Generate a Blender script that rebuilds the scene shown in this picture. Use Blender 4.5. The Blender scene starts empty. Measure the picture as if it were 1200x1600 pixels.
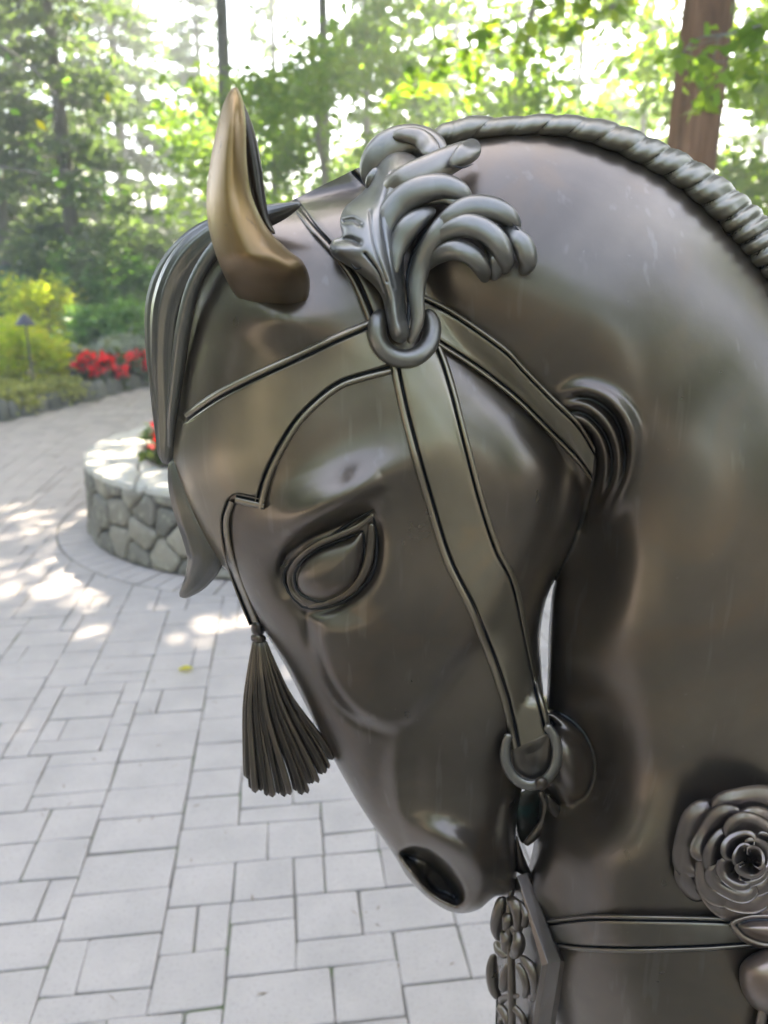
import bpy, math, random
import numpy as np
from mathutils import Vector, Matrix
from mathutils.bvhtree import BVHTree

random.seed(7)
rng = np.random.default_rng(7)
scene = bpy.context.scene
col = scene.collection

# ------------------------------------------------------------------ camera
F_PX, CX, CY = 1200.0, 600.0, 800.0          # focal length and centre in photograph pixels
PITCH = math.atan(370 / F_PX)                # looks 17 degrees down
CAM_H = 1.50
cam_data = bpy.data.cameras.new("camera")
cam = bpy.data.objects.new("camera", cam_data)
col.objects.link(cam)
cam.location = (0, 0, CAM_H)
cam.rotation_euler = (math.pi / 2 - PITCH, 0, 0)
cam_data.sensor_fit = 'VERTICAL'
cam_data.sensor_height = 36.0
cam_data.sensor_width = 27.0
cam_data.lens = 36.0 * F_PX / 1600.0
cam_data.clip_start = 0.02
cam_data.clip_end = 500.0
cam_data.dof.use_dof = True
cam_data.dof.focus_distance = 0.62
cam_data.dof.aperture_fstop = 6.2
cam_data.dof.aperture_blades = 0
scene.camera = cam

# ------------------------------------------------------------------ sky and sun
SUN_ELEV, SUN_AZ = math.radians(50), math.radians(12)      # azimuth clockwise from +Y (behind the statue)
world = bpy.data.worlds.new("World")
scene.world = world
world.use_nodes = True
wn = world.node_tree
wn.nodes.clear()
w_out = wn.nodes.new("ShaderNodeOutputWorld")
w_bg = wn.nodes.new("ShaderNodeBackground")
w_sky = wn.nodes.new("ShaderNodeTexSky")
w_sky.sky_type = 'NISHITA'
w_sky.sun_disc = False
w_sky.sun_elevation = SUN_ELEV
w_sky.sun_rotation = SUN_AZ
w_sky.air_density = 1.0
w_sky.dust_density = 2.2
w_sky.ozone_density = 1.0
w_bg.inputs[1].default_value = 0.15
wn.links.new(w_sky.outputs[0], w_bg.inputs[0])
wn.links.new(w_bg.outputs[0], w_out.inputs[0])

sun_data = bpy.data.lights.new("sun", 'SUN')
sun_data.energy = 4.5
sun_data.angle = math.radians(0.53)
sun_data.color = (1.0, 0.94, 0.84)
sun = bpy.data.objects.new("sun", sun_data)
col.objects.link(sun)
sd = Vector((math.sin(SUN_AZ) * math.cos(SUN_ELEV), math.cos(SUN_AZ) * math.cos(SUN_ELEV), math.sin(SUN_ELEV)))
sun.rotation_euler = sd.to_track_quat('Z', 'Y').to_euler()
sun.location = (0, 0, 30)

scene.view_settings.view_transform = 'Standard'
scene.view_settings.look = 'None'
scene.view_settings.exposure = 3.15
scene.view_settings.use_white_balance = True
scene.view_settings.white_balance_temperature = 7050
scene.view_settings.white_balance_tint = 10
scene.view_settings.gamma = 1.0
scene.view_settings.use_curve_mapping = False
scene.render.engine = 'CYCLES'
scene.cycles.use_denoising = True
scene.cycles.max_bounces = 6
scene.cycles.diffuse_bounces = 3
scene.cycles.glossy_bounces = 3
scene.cycles.transmission_bounces = 3
scene.cycles.transparent_max_bounces = 4
scene.cycles.sample_clamp_indirect = 6.0

# ------------------------------------------------------------------ helpers
CP, SP = math.cos(PITCH), math.sin(PITCH)

def ray_dirs(px, py):
    """world directions of photograph pixels (numpy)"""
    a = (np.asarray(px, float) - CX) / F_PX
    b = -(np.asarray(py, float) - CY) / F_PX
    return np.stack([a, b * SP + CP, b * CP - SP], -1)

D0 = 0.65                                    # distance of the horse's middle plane

def plane_pt(px, py, h):
    """where the ray of a pixel meets the vertical plane h in front of the horse's middle plane"""
    d = ray_dirs(px, py)
    t = (D0 - np.asarray(h, float)) / d[..., 1]
    p = d * t[..., None]
    p[..., 2] += CAM_H
    return p

def ground_pt(px, py, z=0.0):
    d = ray_dirs(px, py)
    t = (z - CAM_H) / d[..., 2]
    p = d * t[..., None]
    p[..., 2] += CAM_H
    return Vector(p.tolist())

def link(ob, parent=None):
    col.objects.link(ob)
    if parent is not None:
        ob.parent = parent
    return ob

def make_mesh(name, verts, faces, mats=None, smooth=True, parent=None, mat_idx=None):
    me = bpy.data.meshes.new(name)
    verts = np.asarray(verts, float)
    me.from_pydata(verts.tolist(), [], faces if isinstance(faces, list) else faces.tolist())
    if mats:
        for m in (mats if isinstance(mats, (list, tuple)) else [mats]):
            me.materials.append(m)
    if smooth:
        me.polygons.foreach_set("use_smooth", np.ones(len(me.polygons), bool))
    if mat_idx is not None:
        me.polygons.foreach_set("material_index", np.asarray(mat_idx, np.int32))
    me.update()
    ob = bpy.data.objects.new(name, me)
    return link(ob, parent)

def thing(name, label, cat, loc=(0, 0, 0), group=None):
    o = bpy.data.objects.new(name, None)
    col.objects.link(o)
    o.location = loc
    o.empty_display_size = 0.1
    o['label'] = label
    o['category'] = cat
    if group:
        o['group'] = group
    return o

def tag(o, label=None, cat=None, group=None, kind=None):
    if label: o['label'] = label
    if cat: o['category'] = cat
    if group: o['group'] = group
    if kind: o['kind'] = kind
    return o

def catmull(pts, n=8, closed=True):
    P = np.asarray(pts, float)
    N = len(P)
    out = []
    rngi = range(N) if closed else range(N - 1)
    for i in rngi:
        if closed:
            p0, p1, p2, p3 = P[(i - 1) % N], P[i], P[(i + 1) % N], P[(i + 2) % N]
        else:
            p0 = P[max(i - 1, 0)]; p1 = P[i]; p2 = P[i + 1]; p3 = P[min(i + 2, N - 1)]
        for k in range(n):
            t = k / n
            out.append(0.5 * ((2 * p1) + (-p0 + p2) * t + (2 * p0 - 5 * p1 + 4 * p2 - p3) * t * t + (-p0 + 3 * p1 - 3 * p2 + p3) * t ** 3))
    if not closed:
        out.append(P[-1])
    return np.array(out)

def resample(P, n):
    P = np.asarray(P, float)
    s = np.concatenate([[0], np.cumsum(np.linalg.norm(np.diff(P, axis=0), axis=1))])
    t = np.linspace(0, s[-1], n)
    return np.stack([np.interp(t, s, P[:, k]) for k in range(P.shape[1])], -1)

def smooth_line(pts, n):
    return resample(catmull(pts, 10, closed=False), n)

def seg_dist(X, Y, poly, closed=True):
    """distance from points to a polyline"""
    P = np.asarray(poly, float)
    Q = np.roll(P, -1, 0) if closed else P[1:]
    if not closed: P = P[:-1]
    best = np.full(X.shape, 1e18)
    for (x0, y0), (x1, y1) in zip(P[:, :2], Q[:, :2]):
        dx, dy = x1 - x0, y1 - y0
        L = dx * dx + dy * dy + 1e-12
        t = np.clip(((X - x0) * dx + (Y - y0) * dy) / L, 0, 1)
        d = (X - x0 - t * dx) ** 2 + (Y - y0 - t * dy) ** 2
        np.minimum(best, d, out=best)
    return np.sqrt(best)

def inside(X, Y, poly):
    P = np.asarray(poly, float)
    Q = np.roll(P, -1, 0)
    r = np.zeros(X.shape, bool)
    for (x0, y0), (x1, y1) in zip(P[:, :2], Q[:, :2]):
        if y0 == y1: continue
        c = ((y0 > Y) != (y1 > Y)) & (X < (x1 - x0) * (Y - y0) / (y1 - y0) + x0)
        r ^= c
    return r

def sdf(X, Y, poly):
    """positive inside"""
    d = seg_dist(X, Y, poly)
    return np.where(inside(X, Y, poly), d, -d)

def sstep(x, a, b):
    t = np.clip((x - a) / (b - a), 0, 1)
    return t * t * (3 - 2 * t)

def blur(A, s):
    """separable gaussian blur with edge padding"""
    r = int(3 * s) + 1
    k = np.exp(-0.5 * (np.arange(-r, r + 1) / s) ** 2); k /= k.sum()
    B = np.pad(A, r, mode='edge')
    n0, n1 = A.shape
    C = sum(k[i] * B[i:i + n0, :] for i in range(2 * r + 1))
    return sum(k[i] * C[:, i:i + n1] for i in range(2 * r + 1))
# ------------------------------------------------------------------ materials
class NT:
    def __init__(s, name):
        s.m = bpy.data.materials.new(name); s.m.use_nodes = True
        s.t = s.m.node_tree; s.t.nodes.clear()
        s.out = s.n("ShaderNodeOutputMaterial")
    def n(s, kind, **kw):
        x = s.t.nodes.new(kind)
        for k, v in kw.items():
            if k.startswith('i_'):
                key = k[2:]
                x.inputs[int(key) if key.isdigit() else key.replace('_', ' ')].default_value = v
            else:
                setattr(x, k, v)
        return x
    def l(s, a, b): s.t.links.new(a, b)
    def ramp(s, fac, stops):
        r = s.n("ShaderNodeValToRGB")
        while len(r.color_ramp.elements) < len(stops): r.color_ramp.elements.new(0.5)
        for e, (p, c) in zip(r.color_ramp.elements, stops):
            e.position = p; e.color = (*c, 1) if len(c) == 3 else c
        s.l(fac, r.inputs[0]); return r.outputs[0]
    def noise(s, scale, detail=4, rough=.55, vec=None, dist=0.0):
        x = s.n("ShaderNodeTexNoise"); x.inputs['Scale'].default_value = scale
        x.inputs['Detail'].default_value = detail; x.inputs['Roughness'].default_value = rough
        x.inputs['Distortion'].default_value = dist
        if vec is not None: s.l(vec, x.inputs['Vector'])
        return x.outputs[0]
    def mix(s, fac, a, b, blend='MIX'):
        x = s.n("ShaderNodeMix"); x.data_type = 'RGBA'; x.blend_type = blend
        for sock, v in ((x.inputs[0], fac), (x.inputs[6], a), (x.inputs[7], b)):
            if isinstance(v, (int, float)): sock.default_value = v
            elif isinstance(v, tuple): sock.default_value = (*v, 1) if len(v) == 3 else v
            else: s.l(v, sock)
        return x.outputs[2]
    def math(s, op, a, b=0.0, c=None, clamp=False):
        x = s.n("ShaderNodeMath"); x.operation = op; x.use_clamp = clamp
        for i, v in enumerate((a, b) if c is None else (a, b, c)):
            if isinstance(v, (int, float)): x.inputs[i].default_value = v
            else: s.l(v, x.inputs[i])
        return x.outputs[0]
    def bump(s, h, strength=.3, dist=.002):
        b = s.n("ShaderNodeBump"); b.inputs['Strength'].default_value = strength
        b.inputs['Distance'].default_value = dist; s.l(h, b.inputs['Height']); return b.outputs[0]

def principled(nt, base, rough, metal=0.0, normal=None, spec=None):
    p = nt.n("ShaderNodeBsdfPrincipled")
    for key, v in (('Base Color', base), ('Roughness', rough), ('Metallic', metal)):
        if isinstance(v, (int, float)): p.inputs[key].default_value = v
        elif isinstance(v, tuple): p.inputs[key].default_value = (*v, 1)
        else: nt.l(v, p.inputs[key])
    if normal is not None: nt.l(normal, p.inputs['Normal'])
    if spec is not None: p.inputs['Specular IOR Level'].default_value = spec
    nt.l(p.outputs[0], nt.out.inputs[0])
    return p

def bronze(name, lo, mid, hi, rough=.34, metal=.85, streak=False, verdigris=0.0, groove=True, fade=None, coat=.45):
    nt = NT(name)
    g = nt.n("ShaderNodeTexCoord").outputs['Object']
    big = nt.noise(5, 4, .5, g, .6)
    fine = nt.noise(50, 2, .5, g)
    blotch = nt.noise(11, 4, .5, g, 1.0)
    c = nt.ramp(big, [(.30, lo), (.5, mid), (.72, hi)])
    c = nt.mix(nt.math('MULTIPLY', fine, .22), c, tuple(x * .55 for x in mid))
    c = nt.mix(nt.math('MULTIPLY', nt.ramp(blotch, [(.54, (0, 0, 0)), (.72, (1, 1, 1))]), .32), c, (mid[0] * 1.5, mid[1] * 1.15, mid[2] * .8))
    c = nt.mix(nt.math('MULTIPLY', nt.ramp(blotch, [(.26, (1, 1, 1)), (.50, (0, 0, 0))]), .28), c, tuple(x * .6 for x in mid))
    mw = nt.n('ShaderNodeMapping'); mw.inputs['Scale'].default_value = (90, 90, 9); mw.inputs['Rotation'].default_value = (.1, .5, .2); nt.l(g, mw.inputs[0])
    scr = nt.noise(1, 2, .5, mw.outputs[0])
    c = nt.mix(nt.math('MULTIPLY', nt.ramp(scr, [(.63, (0, 0, 0)), (.70, (1, 1, 1))]), .07), c, (.4, .38, .36))
    geo = nt.n("ShaderNodeNewGeometry")
    # black wax and old patina that sits in tooled lines, lighter rubbed metal on the edges
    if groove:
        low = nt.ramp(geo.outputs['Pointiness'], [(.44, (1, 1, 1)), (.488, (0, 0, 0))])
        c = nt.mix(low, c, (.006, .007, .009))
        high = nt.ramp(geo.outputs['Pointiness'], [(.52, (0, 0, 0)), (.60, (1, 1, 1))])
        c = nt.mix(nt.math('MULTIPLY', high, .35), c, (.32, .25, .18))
    if fade:
        # rubbed gold above, the common dark bronze below, with a worn uneven border
        sx = nt.n("ShaderNodeSeparateXYZ"); nt.l(g, sx.inputs[0])
        zz = nt.math('ADD', sx.outputs[2], nt.math('MULTIPLY', blotch, .05))
        fm = nt.n("ShaderNodeMapRange"); fm.inputs[1].default_value = fade[0]; fm.inputs[2].default_value = fade[1]; nt.l(zz, fm.inputs[0])
        c = nt.mix(fm.outputs[0], (.085, .066, .05), c)
        pit = nt.ramp(nt.noise(42, 3, .6, g, .5), [(.27, (1, 1, 1)), (.33, (0, 0, 0))])
        c = nt.mix(nt.math('MULTIPLY', pit, .8), c, (.02, .018, .02))
    if verdigris > 0:
        v = nt.noise(25, 5, .7, g, 1.0)
        vf = nt.ramp(v, [(.60 - .1 * verdigris, (0, 0, 0)), (.70, (1, 1, 1))])
        c = nt.mix(nt.math('MULTIPLY', vf, verdigris), c, (.03, .095, .085))
    sp = nt.noise(260, 2, .5, g)
    spots = nt.ramp(sp, [(.74, (0, 0, 0)), (.80, (1, 1, 1))])
    c = nt.mix(nt.math('MULTIPLY', spots, .12), c, (.35, .33, .3))
    r = nt.math('ADD', nt.math('MULTIPLY', fine, .08), nt.math('ADD', nt.math('MULTIPLY', blotch, .20), rough - .18))
    if streak:
        mp = nt.n("ShaderNodeMapping"); mp.inputs['Scale'].default_value = (220, 220, 12)
        nt.l(g, mp.inputs[0])
        h = nt.noise(1, 3, .6, mp.outputs[0])
        nrm = nt.bump(h, .5, .0008)
    else:
        h = nt.math('ADD', nt.math('MULTIPLY', nt.noise(15, 2, .5, g), 3.0), nt.math('ADD', nt.noise(48, 2, .5, g), nt.math('MULTIPLY', nt.noise(300, 2, .5, g), .16)))
        nrm = nt.bump(h, .15, .0012)
    p = principled(nt, c, r, metal, nrm)
    p.inputs['Coat Weight'].default_value = coat; p.inputs['Coat Roughness'].default_value = .20; nt.l(nrm, p.inputs['Coat Normal'])
    return nt.m

M = {}
M['bronze'] = bronze('bronze', (.076, .060, .047), (.112, .092, .075), (.158, .128, .099), rough=.36, coat=.42)
M['bronze_gold'] = bronze('bronze_gold', (.15, .088, .034), (.25, .155, .058), (.32, .21, .10), rough=.46, metal=.8, coat=.1, fade=(1.485, 1.565))
M['bronze_dark'] = bronze('bronze_dark', (.028, .024, .022), (.046, .039, .035), (.12, .078, .05), rough=.36, coat=.25)
M['bronze_hair'] = bronze('bronze_hair', (.07, .07, .072), (.115, .115, .112), (.17, .162, .145), rough=.38, streak=True)
M['bronze_mane'] = bronze('bronze_mane', (.14, .135, .115), (.19, .18, .15), (.24, .22, .18), rough=.46, coat=.15)
M['bronze_strap'] = bronze('bronze_strap', (.155, .132, .098), (.195, .168, .126), (.225, .19, .14), rough=.36)
M['bronze_leaf'] = bronze('bronze_leaf', (.14, .137, .128), (.19, .183, .17), (.235, .215, .19), rough=.42, coat=.2)
M['bronze_green'] = bronze('bronze_green', (.035, .036, .034), (.06, .058, .052), (.09, .095, .085), rough=.45, verdigris=.7)
M['bronze_worn'] = bronze('bronze_worn', (.085, .075, .066), (.13, .108, .088), (.15, .15, .13), rough=.36, verdigris=.25)
M['bronze_rose'] = bronze('bronze_rose', (.12, .095, .09), (.19, .155, .142), (.28, .22, .185), rough=.37, coat=.3)
M['bronze_relief'] = bronze('bronze_relief', (.06, .052, .047), (.095, .08, .072), (.15, .125, .105), rough=.34)
def plain(name, colr, rough=.6, metal=0.0):
    nt = NT(name); principled(nt, colr, rough, metal); return nt.m
M['groove'] = plain('groove_patina', (.006, .007, .009), .45, .3)
# ------------------------------------------------------------------ the bronze horse: body
horse = thing('horse_statue', 'dark bronze horse statue with bowed bridled head and arched neck on the paving', 'statue', (0.45, D0, 0))
HLOC = np.array([0.45, D0, 0.0])

STEP = 3.0
gx = np.arange(200, 1640, STEP); gy = np.arange(140, 1960, STEP)
GX, GY = np.meshgrid(gx, gy)

HEAD = catmull([(560, 300), (470, 318), (380, 330), (315, 375), (285, 460), (277, 560), (272, 650), (270, 725), (292, 800), (330, 868),
                (362, 900), (400, 965), (448, 1045), (502, 1150), (560, 1255), (612, 1330), (640, 1375), (680, 1412), (715, 1427),
                (748, 1421), (772, 1402), (800, 1396), (808, 1370), (806, 1300), (812, 1250), (826, 1200), (846, 1160), (851, 1110),
                (846, 1040), (845, 985), (858, 925), (888, 868), (914, 805), (924, 740), (922, 690), (880, 620), (800, 545),
                (730, 470), (680, 380), (630, 300)], 6)
NECK = catmull([(560, 320), (580, 262), (625, 225), (700, 212), (770, 202), (850, 200), (925, 210), (1000, 235), (1075, 278), (1150, 340),
                (1220, 420), (1300, 520), (1390, 600), (1500, 640), (1590, 700), (1625, 900), (1620, 1300), (1590, 1600), (1500, 1800),
                (1300, 1900), (1050, 1880), (930, 1780), (880, 1640), (846, 1540), (832, 1460), (822, 1400), (833, 1345), (842, 1290),
                (846, 1230), (852, 1160), (856, 1080), (858, 1000), (862, 940), (868, 890), (850, 800), (780, 700), (680, 600), (600, 500), (560, 400)], 6)
CHIN = catmull([(850, 1112), (882, 1118), (914, 1142), (935, 1180), (940, 1222), (928, 1262), (904, 1283), (880, 1262), (862, 1240), (846, 1215), (838, 1170)], 6)

dH, dN, dC = sdf(GX, GY, HEAD), sdf(GX, GY, NECK), sdf(GX, GY, CHIN)

def dome(d, W, T):
    t = d / W
    q = np.where(t < 1, 2 * t - t * t, 1.0)
    q = np.where(t < 0, 2 * t, q)
    return q * T * T

def lerp_y(tab):
    return np.interp(GY, [a for a, b in tab], [b for a, b in tab])

def gauss(cx, cy, rx, ry, ang=0.0, p=2.0):
    a = math.radians(ang)
    u = (GX - cx) * math.cos(a) + (GY - cy) * math.sin(a)
    v = -(GX - cx) * math.sin(a) + (GY - cy) * math.cos(a)
    return np.exp(-0.5 * (np.sqrt((u / rx) ** 2 + (v / ry) ** 2)) ** p)

def ridge(pts, w, taper=True, n=40):
    """gaussian ridge along a smooth line, fading at both ends"""
    L = smooth_line(pts, n)
    best = np.full(GX.shape, 0.0)
    P, Q = L[:-1], L[1:]
    D = np.full(GX.shape, 1e9); A = np.zeros(GX.shape)
    for i in range(len(P)):
        dx, dy = Q[i] - P[i]
        LL = dx * dx + dy * dy + 1e-9
        t = np.clip(((GX - P[i][0]) * dx + (GY - P[i][1]) * dy) / LL, 0, 1)
        d = np.hypot(GX - P[i][0] - t * dx, GY - P[i][1] - t * dy)
        m = d < D
        D[m] = d[m]; A[m] = ((i + t) / len(P))[m]
    e = np.exp(-0.5 * (D / w) ** 2)
    if taper: e *= np.sin(np.pi * np.clip(A, 0, 1)) ** 0.6
    return e

def mass(pts, edge, closed=True):
    """plateau with a soft edge"""
    return sstep(sdf(GX, GY, catmull(pts, 5)), -edge, edge)

# --- head
jaw = sstep(GX, 560, 870) * sstep(GY, 520, 760) * (1 - sstep(GY, 1080, 1180))
TH = lerp_y([(250, .075), (420, .088), (700, .094), (950, .088), (1150, .068), (1300, .056), (1430, .050)])
WH = lerp_y([(250, 150), (700, 190), (950, 165), (1150, 120), (1300, 90), (1430, 70)])
WH = WH * (1 - .42 * jaw)
Q = dome(dH, WH, TH)
Qb = blur(Q, 9)
w = sstep(dH, 6, 60)
Qh = Q * (1 - w) + Qb * w
Hh = np.sqrt(np.maximum(Qh, 0))
jm = gauss(820, 720, 95, 110) * sstep(dH, 14, 50)
Hh = Hh * (1 - jm) + blur(Hh, 14) * jm

f = np.zeros(GX.shape)
# forehead side and temple
f += .013 * gauss(436, 492, 52, 30, 12)
f += .006 * gauss(430, 560, 90, 60, -25)
# brow bone over the eye, with the socket below
f += .024 * gauss(524, 778, 80, 30, -27) + .004 * gauss(500, 690, 90, 50, -30)
f += .006 * ridge([(440, 862), (470, 822), (530, 785), (600, 752)], 18)
f -= .010 * gauss(512, 888, 62, 40, -38)
f -= .014 * ridge([(452, 935), (441, 892), (466, 852), (518, 822), (586, 797)], 8.5)
f -= .007 * ridge([(584, 798), (588, 850), (575, 905), (530, 945), (475, 955), (450, 930)], 6)
f -= .005 * ridge([(476, 950), (480, 985), (486, 1015)], 5)
f += .006 * ridge([(605, 770), (612, 830), (600, 900), (560, 960)], 15)
f += .004 * gauss(415, 930, 30, 55, -25)
# cheek bone sheet with its crest running down to the muzzle
cheek = [(500, 975), (505, 1030), (535, 1085), (585, 1122), (635, 1128), (668, 1100), (700, 1050), (770, 960), (800, 860), (780, 780), (700, 740), (640, 800), (600, 930), (545, 970)]
f += .008 * mass(cheek, 22) * sstep(GY, 820, 1010)
f -= .0030 * ridge([(490, 1010), (508, 1070), (545, 1118), (600, 1146), (622, 1150)], 5)
f += .0050 * ridge([(498, 985), (515, 1050), (550, 1100), (600, 1128), (640, 1126)], 8)
f -= .004 * ridge([(640, 1150), (690, 1090), (740, 1030), (800, 990)], 22)
# jaw muscle
f += .003 * gauss(800, 780, 85, 130, 10)
# soft folds from the crest to the nostril
f += .0045 * ridge([(632, 1135), (618, 1190), (620, 1250), (640, 1300)], 9)
f -= .0035 * ridge([(655, 1150), (648, 1210), (655, 1275)], 12)
f -= .003 * ridge([(600, 1150), (594, 1210), (604, 1270)], 14)
f += .004 * gauss(720, 1180, 50, 60)
# nostril flare
f += .013 * ridge([(632, 1318), (680, 1310), (732, 1340), (756, 1390), (735, 1428)], 19)
f += .009 * gauss(706, 1318, 56, 24, 24)
f -= .004 * ridge([(770, 1300), (778, 1350), (786, 1400)], 12)
f += .004 * gauss(800, 1340, 16, 50)
# lip line and corner of the mouth
f -= .005 * ridge([(800, 1235), (780, 1262), (773, 1310)], 6)
f += .004 * ridge([(812, 1232), (795, 1270), (795, 1340)], 12)
NOST = catmull([(622, 1332), (645, 1322), (672, 1330), (700, 1352), (722, 1382), (727, 1405), (712, 1418), (688, 1408), (658, 1385), (636, 1360)], 6)
dNo = sdf(GX, GY, NOST)
f -= .046 * sstep(dNo, -3, 17)
f += .024 * gauss(648, 1362, 12, 17, -35) + .012 * gauss(704, 1402, 13, 16)
Hh = np.where(dH > 0, Hh + f * sstep(dH, 0, 14), 0)
Qh2 = np.where(dH > 0, np.maximum(Hh, .0005) ** 2, Qh)

# --- chin
Qc = dome(dC, 44, .074); wc_ = sstep(dC, 3, 22); Qc = Qc * (1 - wc_) + blur(Qc, 7) * wc_
# --- neck and chest
TN = lerp_y([(180, .078), (500, .100), (800, .100), (1100, .105), (1400, .125), (1700, .15), (1900, .16)])
WN = lerp_y([(180, 300), (600, 320), (1000, 260), (1400, 260), (1900, 300)])
Qn = dome(dN, WN, TN)
wn_ = sstep(dN, 8, 80)
Qn = Qn * (1 - wn_) + blur(Qn, 12) * wn_
Hn = np.sqrt(np.maximum(Qn, 0))
g = np.zeros(GX.shape)
Hn = Hn * (1 - .50 * gauss(890, 870, 52, 110, 8)) * (1 - .60 * gauss(885, 1190, 66, 90)) * (1 - .25 * gauss(860, 1410, 40, 60))
g += .010 * gauss(960, 1330, 70, 70)
g -= .006 * gauss(1080, 640, 60, 120, 20)
g += .006 * gauss(1060, 900, 90, 160)
# folds of skin at the throat
g += .010 * gauss(955, 690, 55, 80, 15)
for pts, a, wd in (([(868, 622), (910, 608), (955, 625), (985, 668), (988, 720), (970, 770), (940, 812)], .011, 8.5),
                   ([(868, 640), (905, 632), (940, 652), (962, 690), (966, 735), (950, 775), (925, 812)], .009, 5.5),
                   ([(880, 652), (910, 656), (936, 684), (946, 722), (938, 765), (918, 800)], .008, 5.0)):
    g += a * ridge(pts, wd)
for pts, a, wd in (([(880, 622), (925, 622), (962, 652), (976, 700), (972, 745), (948, 792)], .007, 3.5),
                   ([(872, 645), (912, 645), (944, 676), (956, 715), (952, 755), (930, 800)], .007, 3.5),
                   ([(900, 665), (925, 690), (932, 730), (922, 780), (902, 830)], .012, 8)):
    g -= a * ridge(pts, wd)
Hn = np.where(dN > 0, np.maximum(Hn + g * sstep(dN, 0, 30), .002 * sstep(dN, 0, 10) + 1e-4), 0)

def smax(a, b, k):
    h = np.clip(.5 + .5 * (a - b) / k, 0, 1)
    return b + (a - b) * h + k * h * (1 - h)

# blend softly over the poll, sharply at the jaw
kk = .004 + .016 * (1 - sstep(GY, 420, 640))
H = smax(Hh, Hn, kk) - kk * .25 * 0
H = np.where((dH > 0) & (dN > 0), H, np.maximum(Hh, Hn))
Hc = np.sqrt(np.maximum(Qc, 0))
H = np.where(dC > 0, np.maximum(H, Hc), H)
mx = np.maximum(np.maximum(Qh, Qn), Qc)
Qall = np.where(mx > 0, np.maximum(H, 2e-4) ** 2, mx)
# light clean-up of the sculpted inside so that facets do not show
Hs = blur(H, .8)
wi = sstep(np.maximum(np.maximum(dH, dN), dC), 9, 24)
H = H * (1 - wi) + Hs * wi

def extract(Q, H, X, Y):
    """marching squares on Q=0 with the inside lifted to H; returns pixel x, y, height and faces"""
    ny, nx = Q.shape
    ins = Q > 0
    idx = -np.ones(Q.shape, int)
    idx[ins] = np.arange(ins.sum())
    vx = X[ins].tolist(); vy = Y[ins].tolist(); vh = H[ins].tolist()
    c = ins[:-1, :-1].astype(int) + ins[:-1, 1:] + ins[1:, 1:] + ins[1:, :-1]
    full = np.argwhere(c == 4)
    i, j = full[:, 0], full[:, 1]
    quads = np.stack([idx[i, j], idx[i + 1, j], idx[i + 1, j + 1], idx[i, j + 1]], -1)
    faces = quads.tolist()
    edge = {}
    def cut(a, b):
        key = (a, b) if a < b else (b, a)
        if key in edge: return edge[key]
        qa, qb = Q[a], Q[b]
        t = qa / (qa - qb)
        edge[key] = len(vx)
        vx.append(X[a] + t * (X[b] - X[a])); vy.append(Y[a] + t * (Y[b] - Y[a])); vh.append(0.0)
        return edge[key]
    for i, j in np.argwhere((c > 0) & (c < 4)):
        ring = [(i, j), (i + 1, j), (i + 1, j + 1), (i, j + 1)]
        poly = []
        for k in range(4):
            a, b = ring[k], ring[(k + 1) % 4]
            if ins[a]: poly.append(int(idx[a]))
            if ins[a] != ins[b]: poly.append(cut(a, b))
        if len(poly) >= 3: faces.append(poly)
    return np.array(vx), np.array(vy), np.array(vh), faces

def solid(name, Q, H, X, Y, mats, parent, loc, back=1.0):
    vx, vy, vh, faces = extract(Q, H, X, Y)
    front = plane_pt(vx, vy, vh) - loc
    rear = plane_pt(vx, vy, np.zeros_like(vh))
    rear[:, 1] = D0 + vh * back
    rear -= loc
    n = len(vx)
    remap = np.where(vh == 0, np.arange(n), np.arange(n) + n)
    bf = [[int(remap[v]) for v in reversed(fc)] for fc in faces]
    V = np.concatenate([front, rear])
    used = np.zeros(2 * n, bool); used[:n] = True; used[remap] = True
    new = np.cumsum(used) - 1
    F = faces + [[int(new[v]) for v in fc] for fc in bf]
    ob = make_mesh(name, V[used], F, mats, True, parent)
    return ob, V[:n] + loc, faces

body, body_v, body_f = solid('body', Qall, H, GX, GY, M['bronze'], horse, HLOC)
tri = []
for fc in body_f:
    for k in range(1, len(fc) - 1):
        tri.append((fc[0], fc[k], fc[k + 1]))
BODY_BVH = BVHTree.FromPolygons(body_v.tolist(), tri, all_triangles=True)

CAMV = Vector((0, 0, CAM_H))
def surf(px, py, bvh=None, fallback_h=0.0):
    """points where pixel rays meet the body; misses fall on the middle plane"""
    d = ray_dirs(px, py)
    d = d / np.linalg.norm(d, axis=-1, keepdims=True)
    fb = plane_pt(px, py, fallback_h)
    out = np.array(fb, float)
    nor = np.zeros_like(out); nor[..., 1] = -1
    hit = np.zeros(out.shape[:-1], bool)
    fl_d = d.reshape(-1, 3); fl_o = out.reshape(-1, 3); fl_n = nor.reshape(-1, 3); fl_h = hit.reshape(-1)
    for i in range(len(fl_d)):
        loc, n, _, _ = (bvh or BODY_BVH).ray_cast(CAMV, Vector(fl_d[i]))
        if loc is not None:
            fl_o[i] = loc; fl_n[i] = n; fl_h[i] = True
    return fl_o.reshape(out.shape), fl_n.reshape(out.shape), fl_h.reshape(hit.shape)
# ------------------------------------------------------------------ tools that work on the surface of the body
def bil(A, px, py):
    x = np.clip((np.asarray(px, float) - gx[0]) / STEP, 0, len(gx) - 1.001)
    y = np.clip((np.asarray(py, float) - gy[0]) / STEP, 0, len(gy) - 1.001)
    i, j = y.astype(int), x.astype(int)
    fy, fx = y - i, x - j
    return (A[i, j] * (1 - fx) + A[i, j + 1] * fx) * (1 - fy) + (A[i + 1, j] * (1 - fx) + A[i + 1, j + 1] * fx) * fy

H_SOFT = blur(H, 2.5)
def sh(px, py, soft=True):
    return bil(H_SOFT if soft else H, px, py)

def world(px, py, h, loc=HLOC):
    return plane_pt(px, py, h) - loc

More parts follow.
